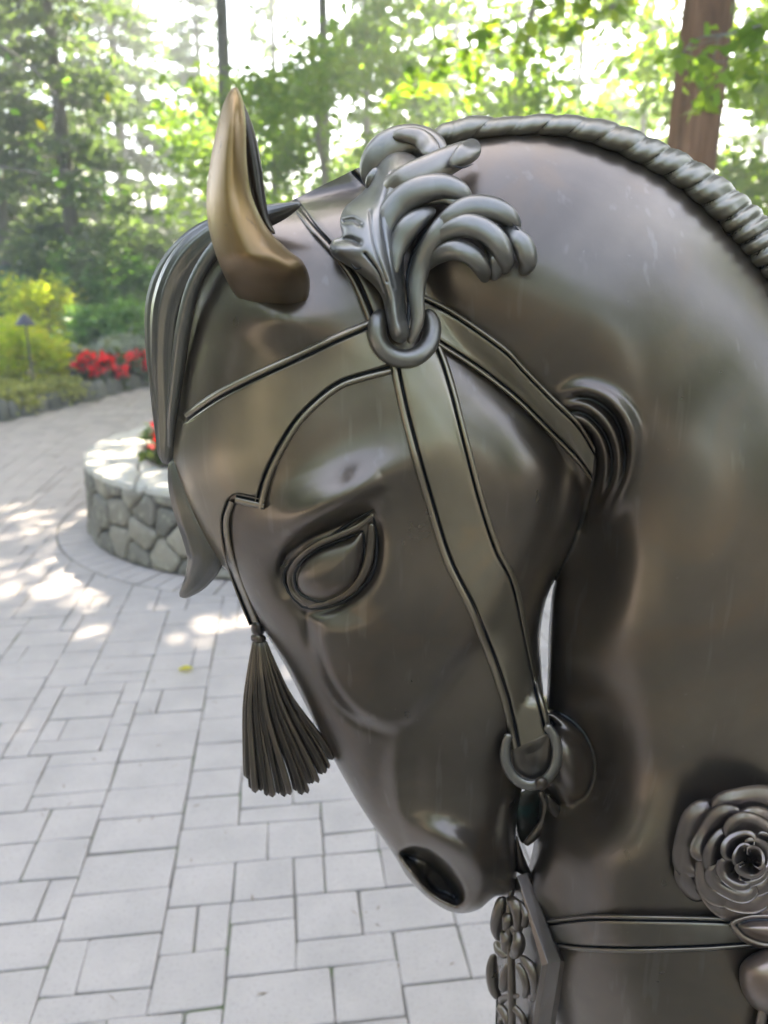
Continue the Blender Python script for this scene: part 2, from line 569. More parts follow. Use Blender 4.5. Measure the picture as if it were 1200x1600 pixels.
def grid_faces(n, m, close_m=False):
    F = []
    mm = m if close_m else m - 1
    for i in range(n - 1):
        for j in range(mm):
            j2 = (j + 1) % m
            F.append([i * m + j, (i + 1) * m + j, (i + 1) * m + j2, i * m + j2])
    return F

def toward(V, F):
    """make the faces look towards the side the part is seen from"""
    V = np.asarray(V); q = np.array([f_[:3] for f_ in F[::max(1, len(F) // 400)]])
    n_ = np.cross(V[q[:, 1]] - V[q[:, 0]], V[q[:, 2]] - V[q[:, 0]]).sum(0)
    return [list(f_)[::-1] for f_ in F] if n_[1] > 0 else F

RIM = [(-1.0, -3.5), (-.2, 1.6), (.9, 3.8), (3.2, 4.9), (6.0, 4.8), (8.0, 3.6), (8.6, .6), (9.8, .1), (11.0, .6), (11.7, 3.4), (13.5, 4.0)]
def strap(name, A, B, n, mat, rimA=1.0, rimB=1.0, lift=0.0, parent=None, base=None, across=10, crown=.6):
    """strap between two drawn edges: raised beads along both edges, a tooled line inside each, a flat middle"""
    A = smooth_line(A, n); B = smooth_line(B, n)
    W = np.linalg.norm(B - A, axis=1)
    cols, offs, grooves = [], [], []
    for d, o in RIM:
        cols.append(('a', d * rimA)); offs.append(o)
    for k in range(1, across):
        cols.append(('m', k / across)); offs.append(4.0 + crown * math.sin(math.pi * k / across))
    for d, o in reversed(RIM):
        cols.append(('b', d * rimB)); offs.append(o)
    P = np.zeros((n, len(cols), 2))
    for j, (k, v) in enumerate(cols):
        if k == 'a': t = v / W
        elif k == 'b': t = 1 - v / W
        else: t = (14 * rimA / W) * (1 - v) + (1 - 14 * rimB / W) * v
        P[:, j] = A + (B - A) * t[:, None]
    h = sh(P[..., 0], P[..., 1]) if base is None else base(P[..., 0], P[..., 1])
    h = h + np.array(offs)[None, :] * .001 + lift
    F = grid_faces(n, len(cols))
    nc = len(cols)
    mi = []
    for i in range(n - 1):
        for j in range(nc - 1):
            mi.append(1 if (5 <= j <= 8 or nc - 10 <= j <= nc - 7) else 0)
    V = world(P[..., 0], P[..., 1], h).reshape(-1, 3); F = toward(V, F)
    return make_mesh(name, V, F, [mat, M['groove']], True, parent or horse, mi)

def edge_bead(name, L, n, mat, side=1, w=1.0, lift=0.0, parent=None, sharp=False):
    """bead and tooled line along one edge; side = +1 when the plate lies to the left of the direction of travel"""
    L = resample(L, n) if sharp else smooth_line(L, n)
    T = np.gradient(L, axis=0); T /= np.linalg.norm(T, axis=1, keepdims=True) + 1e-9
    N = np.stack([T[:, 1], -T[:, 0]], -1) * side
    # keep the inner rows from crossing at tight bends
    prof = RIM
    P = np.stack([L + N * (d * w) for d, o in prof], 1)
    h = sh(P[..., 0], P[..., 1]) + np.array([o for d, o in prof])[None, :] * .001 + lift
    mi = []
    for i in range(n - 1):
        for j in range(len(prof) - 1):
            mi.append(1 if 5 <= j <= 8 else 0)
    V = world(P[..., 0], P[..., 1], h).reshape(-1, 3)
    return make_mesh(name, V, toward(V, grid_faces(n, len(prof))), [mat, M['groove']], True, parent or horse, mi)

def relief(name, poly, base, T, W, mat, feat=None, step=2.0, parent=None, smooth_n=6, rel=True, closed=True, back=None):
    """a raised cushion on a drawn outline; base is a height in metres, a function, or None for the body surface"""
    poly = catmull(poly, smooth_n) if smooth_n else np.asarray(poly, float)
    x0, y0 = poly.min(0) - 3 * step; x1, y1 = poly.max(0) + 3 * step
    X, Y = np.meshgrid(np.arange(x0, x1, step), np.arange(y0, y1, step))
    d = sdf(X, Y, poly)
    q = dome(d, W, 1.0)
    qs = blur(q, 2.0); ww = sstep(d, step, 5 * step)
    q = q * (1 - ww) + qs * ww
    hh = np.sqrt(np.maximum(q, 0)) * T
    if feat is not None:
        hh = hh + feat(X, Y, d) * sstep(d, 0, 4 * step)
    vx, vy, vh, faces = extract(q, hh + 1e-6, X, Y)
    b = sh(vx, vy) if base is None else (base(vx, vy) if callable(base) else np.full(vx.shape, float(base)))
    front = world(vx, vy, b + vh)
    if back is None:
        return make_mesh(name, front, faces, mat, True, parent or horse)
    n = len(vx)
    rear = world(vx, vy, b - vh * back)
    F = faces + [[v + n for v in reversed(fc)] for fc in faces]
    ob = make_mesh(name, np.concatenate([front, rear]), F, mat, True, parent or horse)
    return ob

def lobe(name, pts, mat, n=26, m=12, flat=1.0, parent=None, onsurf=True, groove=0.0, gn=3, pxm=.00055, twist=0.0, endcap=True, mk=True):
    """tapering curved member: pts are (px, py, height above the surface in mm, half width in px)"""
    P = catmull([list(p) for p in pts], 10, closed=False)
    sl = np.concatenate([[0], np.cumsum(np.linalg.norm(np.diff(P[:, :2], axis=0), axis=1))])
    uu = np.linspace(0, 1, n); uu = .35 * uu + .65 * (.5 - .5 * np.cos(np.pi * uu)); tt = uu * sl[-1]
    P = np.stack([np.interp(tt, sl, P[:, k]) for k in range(4)], -1)
    for e in (tt, sl[-1] - tt):
        R0 = np.maximum(P[:, 3] * .9, 1e-6)
        P[:, 3] *= np.sqrt(np.clip(1 - np.clip((R0 - e) / R0, 0, 1) ** 2, .0025, 1))
    c = P[:, :2]
    T = np.gradient(c, axis=0); T /= np.linalg.norm(T, axis=1, keepdims=True) + 1e-9
    N = np.stack([-T[:, 1], T[:, 0]], -1)
    r = P[:, 3].copy()
    h0 = P[:, 2] * .001 + (sh(c[:, 0], c[:, 1]) if onsurf else 0)
    V = []
    for j in range(m):
        a = 2 * math.pi * j / m
        rr = np.ones(n)
        if groove:
            rr = 1 - groove * (0.5 + 0.5 * np.cos(gn * a * 2 + twist * np.linspace(0, 1, n))) ** 3
        q = c + N * (r * rr * math.cos(a))[:, None]
        hh = h0 + r * rr * pxm * flat * math.sin(a)
        V.append(world(q[:, 0], q[:, 1], hh))
    V = np.stack(V, 1).reshape(-1, 3)
    F = grid_faces(n, m, True)
    if endcap:
        F.append([j for j in range(m)][::-1]); F.append([(n - 1) * m + j for j in range(m)])
    if not mk: return V, F
    return make_mesh(name, V, F, mat, True, parent or horse)

def joined(name, chunks, mat, parent=None):
    V, F, o = [], [], 0
    for v, fcs in chunks:
        V.append(v); F += [[i + o for i in fc] for fc in fcs]; o += len(v)
    return make_mesh(name, np.concatenate(V), F, mat, True, parent or horse)

# ------------------------------------------------------------------ bridle
S = M['bronze_strap']
strap('cheek_strap', [(610, 570), (618, 612), (633, 675), (660, 771), (692, 875), (729, 950), (750, 1000), (771, 1056), (787, 1108), (800, 1172)],
      [(690, 540), (700, 565), (714, 612), (733, 688), (758, 783), (783, 858), (808, 908), (828, 996), (843, 1067), (853, 1108), (862, 1143)], 90, S, 1.25, .95, base=lambda x, y: np.maximum(sh(x, y), .056 * sstep(y, 1000, 1110)))
strap('throat_strap', [(650, 455), (664, 461), (712, 487), (787, 540), (817, 571), (862, 617), (904, 658), (930, 700)],
      [(660, 525), (694, 546), (750, 583), (808, 629), (858, 679), (904, 727), (924, 755)], 60, S, 1.0, 1.0, lift=.0006)
strap('crown_strap', [(450, 316), (470, 342), (487, 364), (514, 394), (547, 439), (575, 505)],
      [(560, 262), (585, 290), (603, 330), (620, 380), (632, 430), (640, 480)], 40, M['bronze'], 1.2, 1.2)
# wide brow plate
A = smooth_line([(590, 497), (570, 503), (520, 525), (467, 550), (387, 587), (333, 615), (290, 645)], 50)
A2 = smooth_line([(278, 650), (272, 690), (271, 728), (280, 765), (293, 800), (310, 832), (331, 866), (360, 897), (380, 930), (400, 968)], 40)
B = smooth_line([(615, 580), (597, 586), (560, 597), (533, 607), (500, 632), (467, 667), (437, 717), (420, 757), (412, 790)], 50)
B2 = np.concatenate([resample([(412, 792), (372, 784)], 8), smooth_line([(366, 788), (359, 812), (361, 845), (368, 880), (385, 928), (402, 970)], 32)])
PA = resample(np.concatenate([A, A2]), 170); PB = np.concatenate([resample(np.concatenate([B, B2[:9]]), 100), resample(B2[9:], 70)])
ts = np.linspace(0, 1, 70)
P = PA[:, None, :] * (1 - ts)[None, :, None] + PB[:, None, :] * ts[None, :, None]
dE = np.minimum(seg_dist(P[..., 0], P[..., 1], A, False), seg_dist(P[..., 0], P[..., 1], np.concatenate([B, B2]), False))
hp = sh(P[..., 0], P[..., 1]) - .003 + .0068 * sstep(dE, 11.4, 13.4)
make_mesh('brow_plate', world(P[..., 0], P[..., 1], hp).reshape(-1, 3), grid_faces(len(PA), len(ts)), S, True, horse)
edge_bead('plate_edge', [(588, 494), (570, 502), (520, 524), (467, 549), (387, 586), (333, 614), (286, 646)], 60, S, 1, 1.15, .0006)
cn = [(612, 584)] + list(map(tuple, smooth_line([(597, 588), (560, 598), (533, 608), (500, 633), (467, 668), (437, 718), (420, 758), (411, 796)], 40)))
cn2 = [(411, 796), (366, 786)]
cn3 = list(map(tuple, smooth_line([(366, 786), (358, 812), (360, 845), (368, 880), (386, 930), (403, 972)], 30)))
edge_bead('plate_edge', cn, 70, S, -1, 1.15, .0006)
edge_bead('plate_edge', cn2, 14, S, -1, 1.15, .0006, sharp=True)
edge_bead('plate_edge', cn3, 40, S, -1, 1.1, .0006)

# rings
def ring_pts(cx, cy, rx, ry, a0, a1, h, r, n=16, taper=0.5):
    out = []
    for k in range(n):
        a = math.radians(a0 + (a1 - a0) * k / (n - 1))
        e = min(k, n - 1 - k)
        out.append((cx + rx * math.cos(a), cy + ry * math.sin(a), h, r * (taper if e == 0 else (.85 if e == 1 else 1))))
    return out
lobe('crown_ring', ring_pts(632, 515, 43, 46, -42, 222, 7, 15), M['bronze_leaf'], 60, 16, .85)
lobe('bit_ring', ring_pts(830, 1176, 41, 51, -58, 216, 63, 8.5, 16, .9), M['bronze_leaf'], 50, 14, 1.0, onsurf=False)
relief('bit_boss', [(800, 1165), (835, 1150), (862, 1142), (866, 1180), (855, 1212), (830, 1222), (806, 1210), (797, 1190)], .052, .006, 30, M['bronze_worn'],
       lambda X, Y, d: -.004 * sstep(d, 4, 26))
relief('stud', [(846 + 11 * math.cos(a), 1224 + 11 * math.sin(a)) for a in np.linspace(0, 6.28, 9)[:-1]], lambda x, y: .067 + 0 * x, .008, 11, M['bronze_gold'], step=1.2)

# mouth
gr, dk = M['bronze_green'], M['bronze_dark']
cav = relief('mouth_hollow', [(812, 1240), (838, 1230), (856, 1240), (850, 1270), (836, 1298), (818, 1318), (808, 1300), (807, 1265)], -.014, .002, 16, M['bronze_green'], step=1.5, back=1)
lobe('lower_lip', [(843, 1236, 16, 5), (853, 1256, 16, 7), (850, 1282, 14, 7.5), (836, 1304, 12, 7.5), (820, 1320, 10, 5)], M['bronze'], 24, 12, 1.0, onsurf=False)
relief('lip_tab', [(853, 1240), (866, 1248), (881, 1268), (873, 1284), (862, 1272), (855, 1262)], .030, .006, 8, dk, smooth_n=2, step=1.2, back=1)
relief('lip_tab', [(806, 1305), (812, 1318), (820, 1340), (829, 1362), (827, 1366), (806, 1362)], .004, .008, 10, dk, smooth_n=2, step=1.2, back=1)

# ------------------------------------------------------------------ eye
relief('eyeball', [(567, 832), (549, 840), (528, 848), (491, 864), (468, 888), (463, 910), (475, 930), (502, 939), (533, 930), (556, 905), (566, 872)],
       lambda x, y: sh(x, y) - .0005, .0185, 46, M['bronze'], step=1.5)
up = [(584, 804, 2.6, 4), (560, 822, 4.2, 6), (530, 836, 4.8, 6.5), (495, 851, 4.2, 6.5), (464, 876, 2.8, 5.5), (452, 904, 1.4, 4.5), (460, 930, .4, 4), (480, 946, -.2, 3)]
lo = [(580, 818, 1.0, 5), (579, 850, 1.8, 8), (572, 887, 2.0, 8.5), (553, 918, 1.6, 7.5), (524, 937, 1.2, 6), (497, 945, .6, 4.5), (480, 948, 0, 3)]
lobe('eyelid', [(x, y, h, w * .82) for x, y, h, w in up], M['bronze'], 44, 14, .75)
lobe('eyelid', [(x, y, h, w * .88) for x, y, h, w in lo], M['bronze'], 44, 14, .6)
G = M['groove']
def dark_line(pts, r=2.6, h=-.2):
    n_ = len(pts)
    return lobe('tooled_line', [(x, y, h, r * (.45 if k in (0, n_ - 1) else 1)) for k, (x, y) in enumerate(pts)], G, 40, 8, .8)
dark_line([(585, 795), (548, 817), (512, 841), (475, 864), (449, 885), (443, 905), (452, 927), (468, 943), (482, 951), (530, 943), (567, 917), (585, 887), (589, 850), (583, 806)], 2.8, -.3)
dark_line([(569, 830), (530, 845), (492, 861), (466, 885), (460, 906), (470, 929), (500, 940), (534, 932), (559, 906), (569, 872), (569, 832)], 2.6, .8)

# ------------------------------------------------------------------ ear
def ear_base(x, y):
    t = sstep(y, 395, 492)
    return .118 * (1 - t) + (sh(x, y) * .25 + .0445) * t + (x - 400) * .00012
def ear_feat(X, Y, d):
    t = sstep(Y, 330, 480)
    k = np.clip(d / 60, 0, 1)
    return -.040 * sstep(Y, 425, 540) * np.sqrt(2 * k - k * k) - .003 * np.exp(-.5 * ((d - 11) / 4.5) ** 2) * sstep(X - (332 + (Y - 136) * .32), 0, 26) * (1 - t)
ear = relief('ear', [(366, 136), (378, 152), (384, 190), (385, 240), (390, 290), (402, 328), (422, 362), (450, 390), (473, 409), (484, 436), (482, 464),
                     (474, 494), (452, 510), (415, 508), (388, 492), (356, 442), (334, 388), (323, 335), (324, 285), (334, 222), (350, 160)],
             ear_base, .040, 60, M['bronze_gold'], ear_feat, step=2.0, back=.3)
relief('ear_inner', [(372, 150), (386, 172), (400, 212), (409, 258), (414, 300), (420, 338), (430, 366), (408, 350), (388, 300), (376, 230)],
       lambda x, y: .092 + 0 * x, .008, 20, M['bronze_dark'], step=2.0, parent=ear, back=1)

# ------------------------------------------------------------------ forelock
hair = M['bronze_hair']
lobe('forelock', [(470, 318, 72, 4), (440, 330, 66, 14), (395, 345, 60, 22), (345, 368, 48, 30), (300, 412, 34, 36), (272, 470, 22, 34), (262, 540, 16, 28), (262, 610, 12, 24), (264, 670, 10, 22), (262, 708, 8, 17), (258, 726, 6, 7)],
     hair, 80, 36, .8, onsurf=False, groove=.16, gn=7, twist=5)
lobe('forelock', [(360, 338, 30, 8), (310, 366, 24, 15), (268, 412, 14, 18), (245, 465, 8, 17), (240, 530, 8, 14), (246, 600, 8, 13), (252, 670, 6, 11), (254, 715, 4, 6)],
     hair, 60, 24, .9, onsurf=False, groove=.14, gn=5, twist=3)
lobe('forelock', [(392, 346, 66, 8), (345, 378, 66, 12), (305, 440, 60, 12), (287, 510, 50, 13), (278, 575, 40, 12), (270, 640, 32, 9), (266, 700, 22, 4)],
     hair, 50, 20, .8, onsurf=False, groove=.14, gn=4, twist=2)
lobe('forelock', [(276, 712, 12, 14), (286, 750, 14, 25), (299, 795, 16, 29), (315, 840, 16, 30), (321, 872, 14, 29), (309, 902, 8, 21), (293, 922, 4, 12), (281, 932, 0, 5)],
     hair, 60, 28, .8, onsurf=False, groove=.14, gn=5, twist=3)

# ------------------------------------------------------------------ mane: thick twisted rope of hair
mp = smooth_line([(668, 226, 8, 10), (700, 210, 10, 17), (740, 200, 10, 18), (790, 199, 10, 15), (850, 196, 10, 16), (915, 203, 11, 19), (965, 217, 12, 22), (1015, 241, 12, 24), (1062, 268, 12, 26),
                  (1115, 307, 13, 29), (1165, 352, 13, 32), (1205, 395, 13, 36), (1260, 455, 13, 40), (1330, 520, 13, 42), (1420, 585, 13, 40), (1500, 625, 13, 30)], 420)
c = mp[:, :2]
T = np.gradient(c, axis=0); T /= np.linalg.norm(T, axis=1, keepdims=True)
N = np.stack([-T[:, 1], T[:, 0]], -1)
ss = np.concatenate([[0], np.cumsum(np.linalg.norm(np.diff(c, axis=0), axis=1))])
phase = np.interp(ss, [0, 120, 330, 520, 640, 1200], [0, 2.2, 6.6, 11.5, 16.5, 36])
mm_ = 40
V = []
for j in range(mm_):
    a = 2 * math.pi * j / mm_
    ph = phase * math.pi * 1.0 - a * 2.0 * 0.5 - .5 * math.sin(a)
    s_ = np.abs(np.sin(ph / 1.0))
    rr = .80 + .22 * s_ ** .38 + .012 * np.sin(ph * 5 + 1) - .05 * np.exp(-((np.mod(ph + .55, math.pi) - 1.1) / .12) ** 2)
    rr = rr + .03 * np.sin(ss / 41 + a)
    q = c + N * (mp[:, 3] * 1.12 * rr * math.cos(a))[:, None]
    hh = mp[:, 2] * .0013 + .002 + mp[:, 3] * rr * .00055 * 1.55 * math.sin(a)
    V.append(world(q[:, 0], q[:, 1], hh))
make_mesh('mane', np.stack(V, 1).reshape(-1, 3), grid_faces(len(mp), mm_, True), M['bronze_mane'], True, horse)

# ------------------------------------------------------------------ acanthus ornament over the crown ring
L_ = M['bronze_leaf']
def bl(X, Y, pts, w, a):
    return a * np.exp(-.5 * (seg_dist(X, Y, smooth_line(pts, 16), False) / w) ** 2)
relief('acanthus_leaf', [(628, 536), (612, 528), (604, 500), (598, 468), (584, 446), (562, 428), (538, 412), (520, 400), (515, 386), (521, 374), (534, 368), (531, 345), (538, 325), (551, 313), (566, 300),
                         (577, 286), (588, 262), (604, 242), (624, 236), (645, 242), (660, 258), (662, 290), (652, 320), (640, 350), (632, 385), (632, 430), (634, 480), (640, 520)],
       lambda x, y: sh(x, y) + .012, .024, 52, L_,
       lambda X, Y, d: bl(X, Y, [(620, 520), (614, 460), (590, 410), (580, 350), (604, 280)], 16, .004) + bl(X, Y, [(522, 376), (545, 374), (560, 380)], 3.5, -.006) + bl(X, Y, [(536, 346), (552, 344), (562, 350)], 3, -.005)
       + bl(X, Y, [(630, 500), (626, 440), (620, 400)], 5, -.004)
       + bl(X, Y, [(606, 480), (594, 430), (570, 396)], 1.8, -.0022) + bl(X, Y, [(616, 450), (604, 390), (596, 330), (612, 270)], 1.8, -.0022) + bl(X, Y, [(604, 440), (584, 380), (578, 330)], 1.8, -.0018), step=1.6, back=.3)
LB = [
 # long upper finger with folded tip
 [(600, 306, 24, 16), (630, 287, 30, 26), (675, 264, 30, 25), (712, 246, 28, 22), (738, 234, 26, 17), (748, 224, 26, 7)],
 [(704, 262, 36, 6), (720, 246, 40, 15), (735, 233, 40, 18), (742, 217, 38, 11)],
 # second curl
 [(600, 378, 24, 10), (612, 335, 30, 22), (645, 303, 32, 24), (685, 292, 30, 22), (712, 297, 28, 19), (727, 309, 24, 13), (729, 318, 20, 6)],
 [(650, 322, 20, 5), (690, 310, 24, 10), (712, 316, 24, 10), (722, 320, 22, 5)],
 # small inner fingers
 [(616, 430, 24, 6), (621, 390, 28, 15), (638, 357, 32, 19), (660, 338, 28, 15), (681, 328, 22, 5)],
 # right stem and its curls
 [(640, 538, 12, 6), (653, 500, 20, 11), (651, 455, 24, 14), (660, 410, 26, 16), (680, 372, 28, 17), (704, 340, 28, 16), (730, 322, 28, 12)],
 [(668, 385, 20, 8), (700, 344, 30, 16), (735, 326, 32, 21), (772, 328, 30, 21), (797, 342, 26, 16), (811, 360, 20, 6)],
 [(664, 400, 20, 7), (695, 366, 30, 14), (730, 353, 34, 20), (762, 364, 32, 20), (783, 388, 28, 18), (788, 412, 22, 14), (782, 427, 16, 6)],
 [(780, 347, 16, 8), (804, 368, 24, 16), (820, 390, 22, 18), (823, 412, 18, 15), (812, 428, 12, 7)],
 [(660, 424, 20, 6), (684, 401, 28, 13), (712, 391, 32, 17), (738, 401, 30, 17), (754, 422, 24, 14), (758, 442, 16, 6)],
 [(752, 372, 14, 6), (774, 400, 22, 13), (774, 424, 18, 11), (768, 438, 14, 5)],
 # left small scrolls
 [(590, 262, 20, 5), (582, 278, 18, 10), (576, 296, 14, 7)],
 # crest leaf curling back over the poll
 [(575, 292, 2, 8), (584, 262, 8, 24), (606, 236, 12, 31), (640, 222, 14, 29), (672, 228, 14, 25), (694, 246, 12, 13)],
 [(613, 213, 32, 6), (632, 211, 36, 12), (655, 216, 34, 16), (672, 232, 30, 16), (680, 250, 22, 7)],
]
orn = [lobe('acanthus_curl', p, L_, 34, 18, .80, groove=.10, gn=1.5, twist=1.2) for k, p in enumerate(LB)]
for p in ([(652, 306), (690, 300), (716, 306)], [(655, 468), (648, 420), (655, 400)],):
    pass
lobe('tooled_line', [(636, 520, 17, 2), (640, 470, 19, 4), (638, 430, 20, 4), (648, 395, 21, 4.5), (668, 358, 20, 3)], G, 30, 8, 1)
for pts in ([(738, 330, 34.5, .8), (752, 336, 33.5, 1.6), (764, 345, 31, .6)], [(748, 362, 34, .7), (764, 378, 33, 1.5), (772, 400, 29, .6)], [(800, 348, 30, .6), (812, 362, 29, 1.5), (818, 374, 27, .6)],
            [(735, 314, 37, .7), (752, 312, 37, 1.4), (766, 316, 36, .6)], [(722, 382, 33, .6), (732, 386, 33, 1.3), (742, 394, 31, .6)], [(695, 287, 36, .6), (712, 288, 35, 1.5), (724, 298, 32, .6)],
            [(706, 258, 41, .6), (722, 262, 40, 1.6), (740, 256, 40, .6)], [(560, 372, 30, .6), (550, 366, 27, 1.6), (538, 366, 20, .6)], [(548, 412, 27, .6), (556, 420, 26, 1.8), (566, 418, 26, .6)]):
    lobe('tooled_line', pts, G, 12, 6, 1)

# ------------------------------------------------------------------ tassel under the brow plate
T_ = M['bronze_dark']
tas = relief('tassel', [(403 + 11 * math.cos(a), 982 + 15 * math.sin(a)) for a in np.linspace(0, 6.28, 11)[:-1]], .004, .010, 11, T_, step=1.2, back=1)
lobe('tassel_cord', [(398, 950, 6, 6), (402, 966, 5, 7), (404, 978, 4, 7)], T_, 12, 10, 1.0, parent=tas, onsurf=False)
lobe('tassel_band', [(392, 994, 5, 7), (404, 998, 8, 8), (416, 998, 5, 6)], T_, 12, 10, 1.0, parent=tas, onsurf=False)
bot = smooth_line([(386, 1214), (393, 1232), (404, 1240), (420, 1243), (437, 1246), (452, 1241), (468, 1241), (482, 1238), (486, 1224), (498, 1222), (508, 1208), (520, 1192)], 20)
for k in range(20):
    t = k / 19
    bx, by = bot[k]
    tx, ty = 397 + 17 * t, 1000 + 2 * math.sin(t * 3.14)
    bow = -9 * (1 - t) + 1.5 * math.sin(k * 1.9)
    hz = 7 + 5 * math.sin(math.pi * t) + (2.5 if k % 2 else 0)
    w_ = 5.6 + 1.2 * math.sin(k * 2.4)
    by += (-6 if k % 3 == 1 else 2) * .8
    midx = tx * .55 + bx * .45 + bow - 4 * t; midy = ty * .5 + by * .5
    lobe('fringe', [(tx, ty, hz * .6, 2.6), (tx * .8 + bx * .2 + bow * .7 - 1.5 * t, ty * .75 + by * .25, hz, 4.0), (midx, midy, hz, 4.9), (tx * .15 + bx * .85 + bow * .4, ty * .15 + by * .85, hz, w_), (bx, by, hz * .8, w_ * 1.05)],
         M['bronze_dark'] if k % 3 else M['bronze'], 24, 14, 1.3, parent=tas, onsurf=False, groove=.32, gn=2.0, twist=1.0)
# ------------------------------------------------------------------ breast collar
strap('breast_collar', [(850, 1438), (862, 1436), (920, 1429), (1000, 1430), (1112, 1432), (1200, 1437), (1330, 1445), (1480, 1440), (1600, 1410)],
      [(862, 1481), (872, 1482), (920, 1487), (1000, 1489), (1104, 1486), (1200, 1480), (1330, 1480), (1480, 1476), (1600, 1450)], 70, M['bronze_worn'], .85, .85, lift=.001)

# ------------------------------------------------------------------ rose
R_ = M['bronze_rose']
rose = relief('rose', [(1168 + 60 * math.cos(a), 1340 + 62 * math.sin(a)) for a in np.linspace(0, 6.28, 13)[:-1]], None, .020, 50, R_, step=3)
def petal(cx, cy, ang, r0, r1, hw, h0, h1, curl, parent, ry=1.0, seed=0, n=18, m=14, cup=.5):
    rs = random.Random(seed)
    wob = [rs.uniform(-1, 1) for _ in range(4)]
    U = np.linspace(-1, 1, n); Vv = np.linspace(0, 1, m)
    u, v = np.meshgrid(U, Vv, indexing='ij')
    edge = np.maximum(1 - np.abs(u) ** 4.0, 0) ** .4 * (1 + .05 * np.sin(3 * u + wob[0] * 3) + .035 * np.sin(6 * u + wob[1] * 5))
    rad = r0 + (r1 - r0) * v * (.30 + .70 * edge)
    a = math.radians(ang) + u * math.radians(hw) * (.55 + .45 * v ** .6)
    px = cx + wob[3] * 4 + rad * np.cos(a); py = cy + wob[2] * 4 + rad * np.sin(a) * ry
    # petals rise from the root, then roll over outwards at the lip
    lip = sstep(v, .68, 1.0)
    h = h0 + (h1 - h0) * np.sin(np.minimum(v / .9, 1) * math.pi / 2) ** 1.4 - curl * .7 * lip ** 2.2 + .0035 * np.sin(u * 4 + wob[2] * 4) * v + cup * .006 * (u ** 2) * v
    base = sh(np.full(px.shape, cx), np.full(px.shape, cy))
    f_ = world(px, py, base + h * .82)
    b_ = world(px, py, base + h * .82 - .0030)
    nv = n * m
    F = grid_faces(n, m)
    F2 = [[i + nv for i in reversed(fc)] for fc in F]
    rim = []
    for i in range(n - 1):
        rim.append([i * m + m - 1, (i + 1) * m + m - 1, (i + 1) * m + m - 1 + nv, i * m + m - 1 + nv][::-1])
    for j in range(m - 1):
        rim.append([j, j + 1, j + 1 + nv, j + nv][::-1])
        q = (n - 1) * m + j
        rim.append([q, q + 1, q + 1 + nv, q + nv])
    V = np.concatenate([f_.reshape(-1, 3), b_.reshape(-1, 3)])
    return make_mesh('petal', V, toward(V, F)[:len(F)] + (F2 if toward(V, F) is F else [q[::-1] for q in F2]) + (rim if toward(V, F) is F else [q[::-1] for q in rim]), R_, True, parent)
rcx, rcy = 1165, 1342
k = 0
for ang, r1, hw, h1, dx, dy in ((205, 116, 50, .020, 0, 0), (282, 122, 54, .022, 0, 0), (355, 118, 50, .018, 0, 0), (60, 110, 50, .016, 0, 0), (122, 100, 52, .020, 0, 0), (168, 108, 38, .014, 0, 0)):
    petal(rcx, rcy, ang, 20, r1, hw, .004, h1 + .004, .010, rose, 1, 10 + k); k += 1
for ang, r1, hw, h1 in ((222, 92, 52, .034), (300, 90, 52, .035), (10, 88, 50, .030), (85, 84, 50, .030), (148, 88, 50, .032)):
    petal(rcx, rcy, ang, 14, r1, hw, .010, h1, .009, rose, 1, 10 + k); k += 1
for ang, r1, hw, h1 in ((190, 68, 60, .042), (275, 68, 60, .045), (345, 66, 58, .040), (48, 64, 58, .038), (118, 68, 60, .042)):
    petal(rcx, rcy, ang, 10, r1, hw, .018, h1, .007, rose, 1, 10 + k); k += 1
for ang, r1, hw, h1 in ((235, 46, 66, .051), (325, 45, 64, .052), (55, 44, 64, .048), (130, 48, 66, .050)):
    petal(rcx + 2, rcy + 2, ang, 8, r1, hw, .026, h1, .005, rose, 1, 10 + k); k += 1
for ang, r1, hw, h1 in ((205, 27, 80, .057), (330, 26, 80, .058), (90, 30, 84, .054)):
    petal(rcx + 4, rcy + 4, ang, 5, r1, hw, .034, h1, .003, rose, 1, 10 + k); k += 1
# petals and leaves below the rose
relief('petal', [(1140, 1440), (1165, 1428), (1200, 1426), (1240, 1432), (1262, 1450), (1240, 1476), (1200, 1484), (1165, 1474), (1146, 1458)], lambda x, y: sh(x, y) + .004, .018, 30, R_,
       lambda X, Y, d: -.006 * np.exp(-.5 * ((d - 12) / 5) ** 2), step=2.5, parent=rose)
relief('petal', [(1156, 1510), (1180, 1488), (1215, 1478), (1262, 1490), (1290, 1530), (1270, 1575), (1225, 1590), (1185, 1580), (1160, 1550)], lambda x, y: sh(x, y) + .002, .028, 50, R_, step=3, parent=rose)
lobe('stem', [(1195, 1570, 4, 8), (1185, 1620, 4, 9), (1178, 1680, 2, 8)], R_, 16, 10, 1, parent=rose)
lobe('stem', [(1215, 1570, 4, 7), (1206, 1620, 4, 8), (1204, 1680, 2, 8)], R_, 16, 10, 1, parent=rose)

# ------------------------------------------------------------------ shield plate on the chest
def wp(x, y, h): return world(np.array(x, float), np.array(y, float), np.array(h, float))
outl = [(806, 1366, .022), (858, 1504, .080), (836, 1640, .060), (800, 1760, .0), (772, 1660, -.05), (776, 1500, -.07), (786, 1392, -.03)]
bev = [(4, 2), (-5, -1), (-5, -3), (0, -6), (2, -4), (2, 2), (0, 4)]
V = []
for (x, y, h), (bx, by) in zip(outl, bev): V.append(wp(x + bx * .4, y + by * .4 + 2, h - .001))      # raised front edge
for (x, y, h), (bx, by) in zip(outl, bev): V.append(wp(x + bx * 1.6 - 3, y + by * 1.6 + 7, h - .004))  # face inside the bevel
for (x, y, h) in outl: V.append(wp(x + 18, y - 3, h - .006))
for (x, y, h) in outl: V.append(wp(x + 26, y - 1, h - .014))
n_ = len(outl)
F = [[n_ + i for i in range(n_)][::-1]]
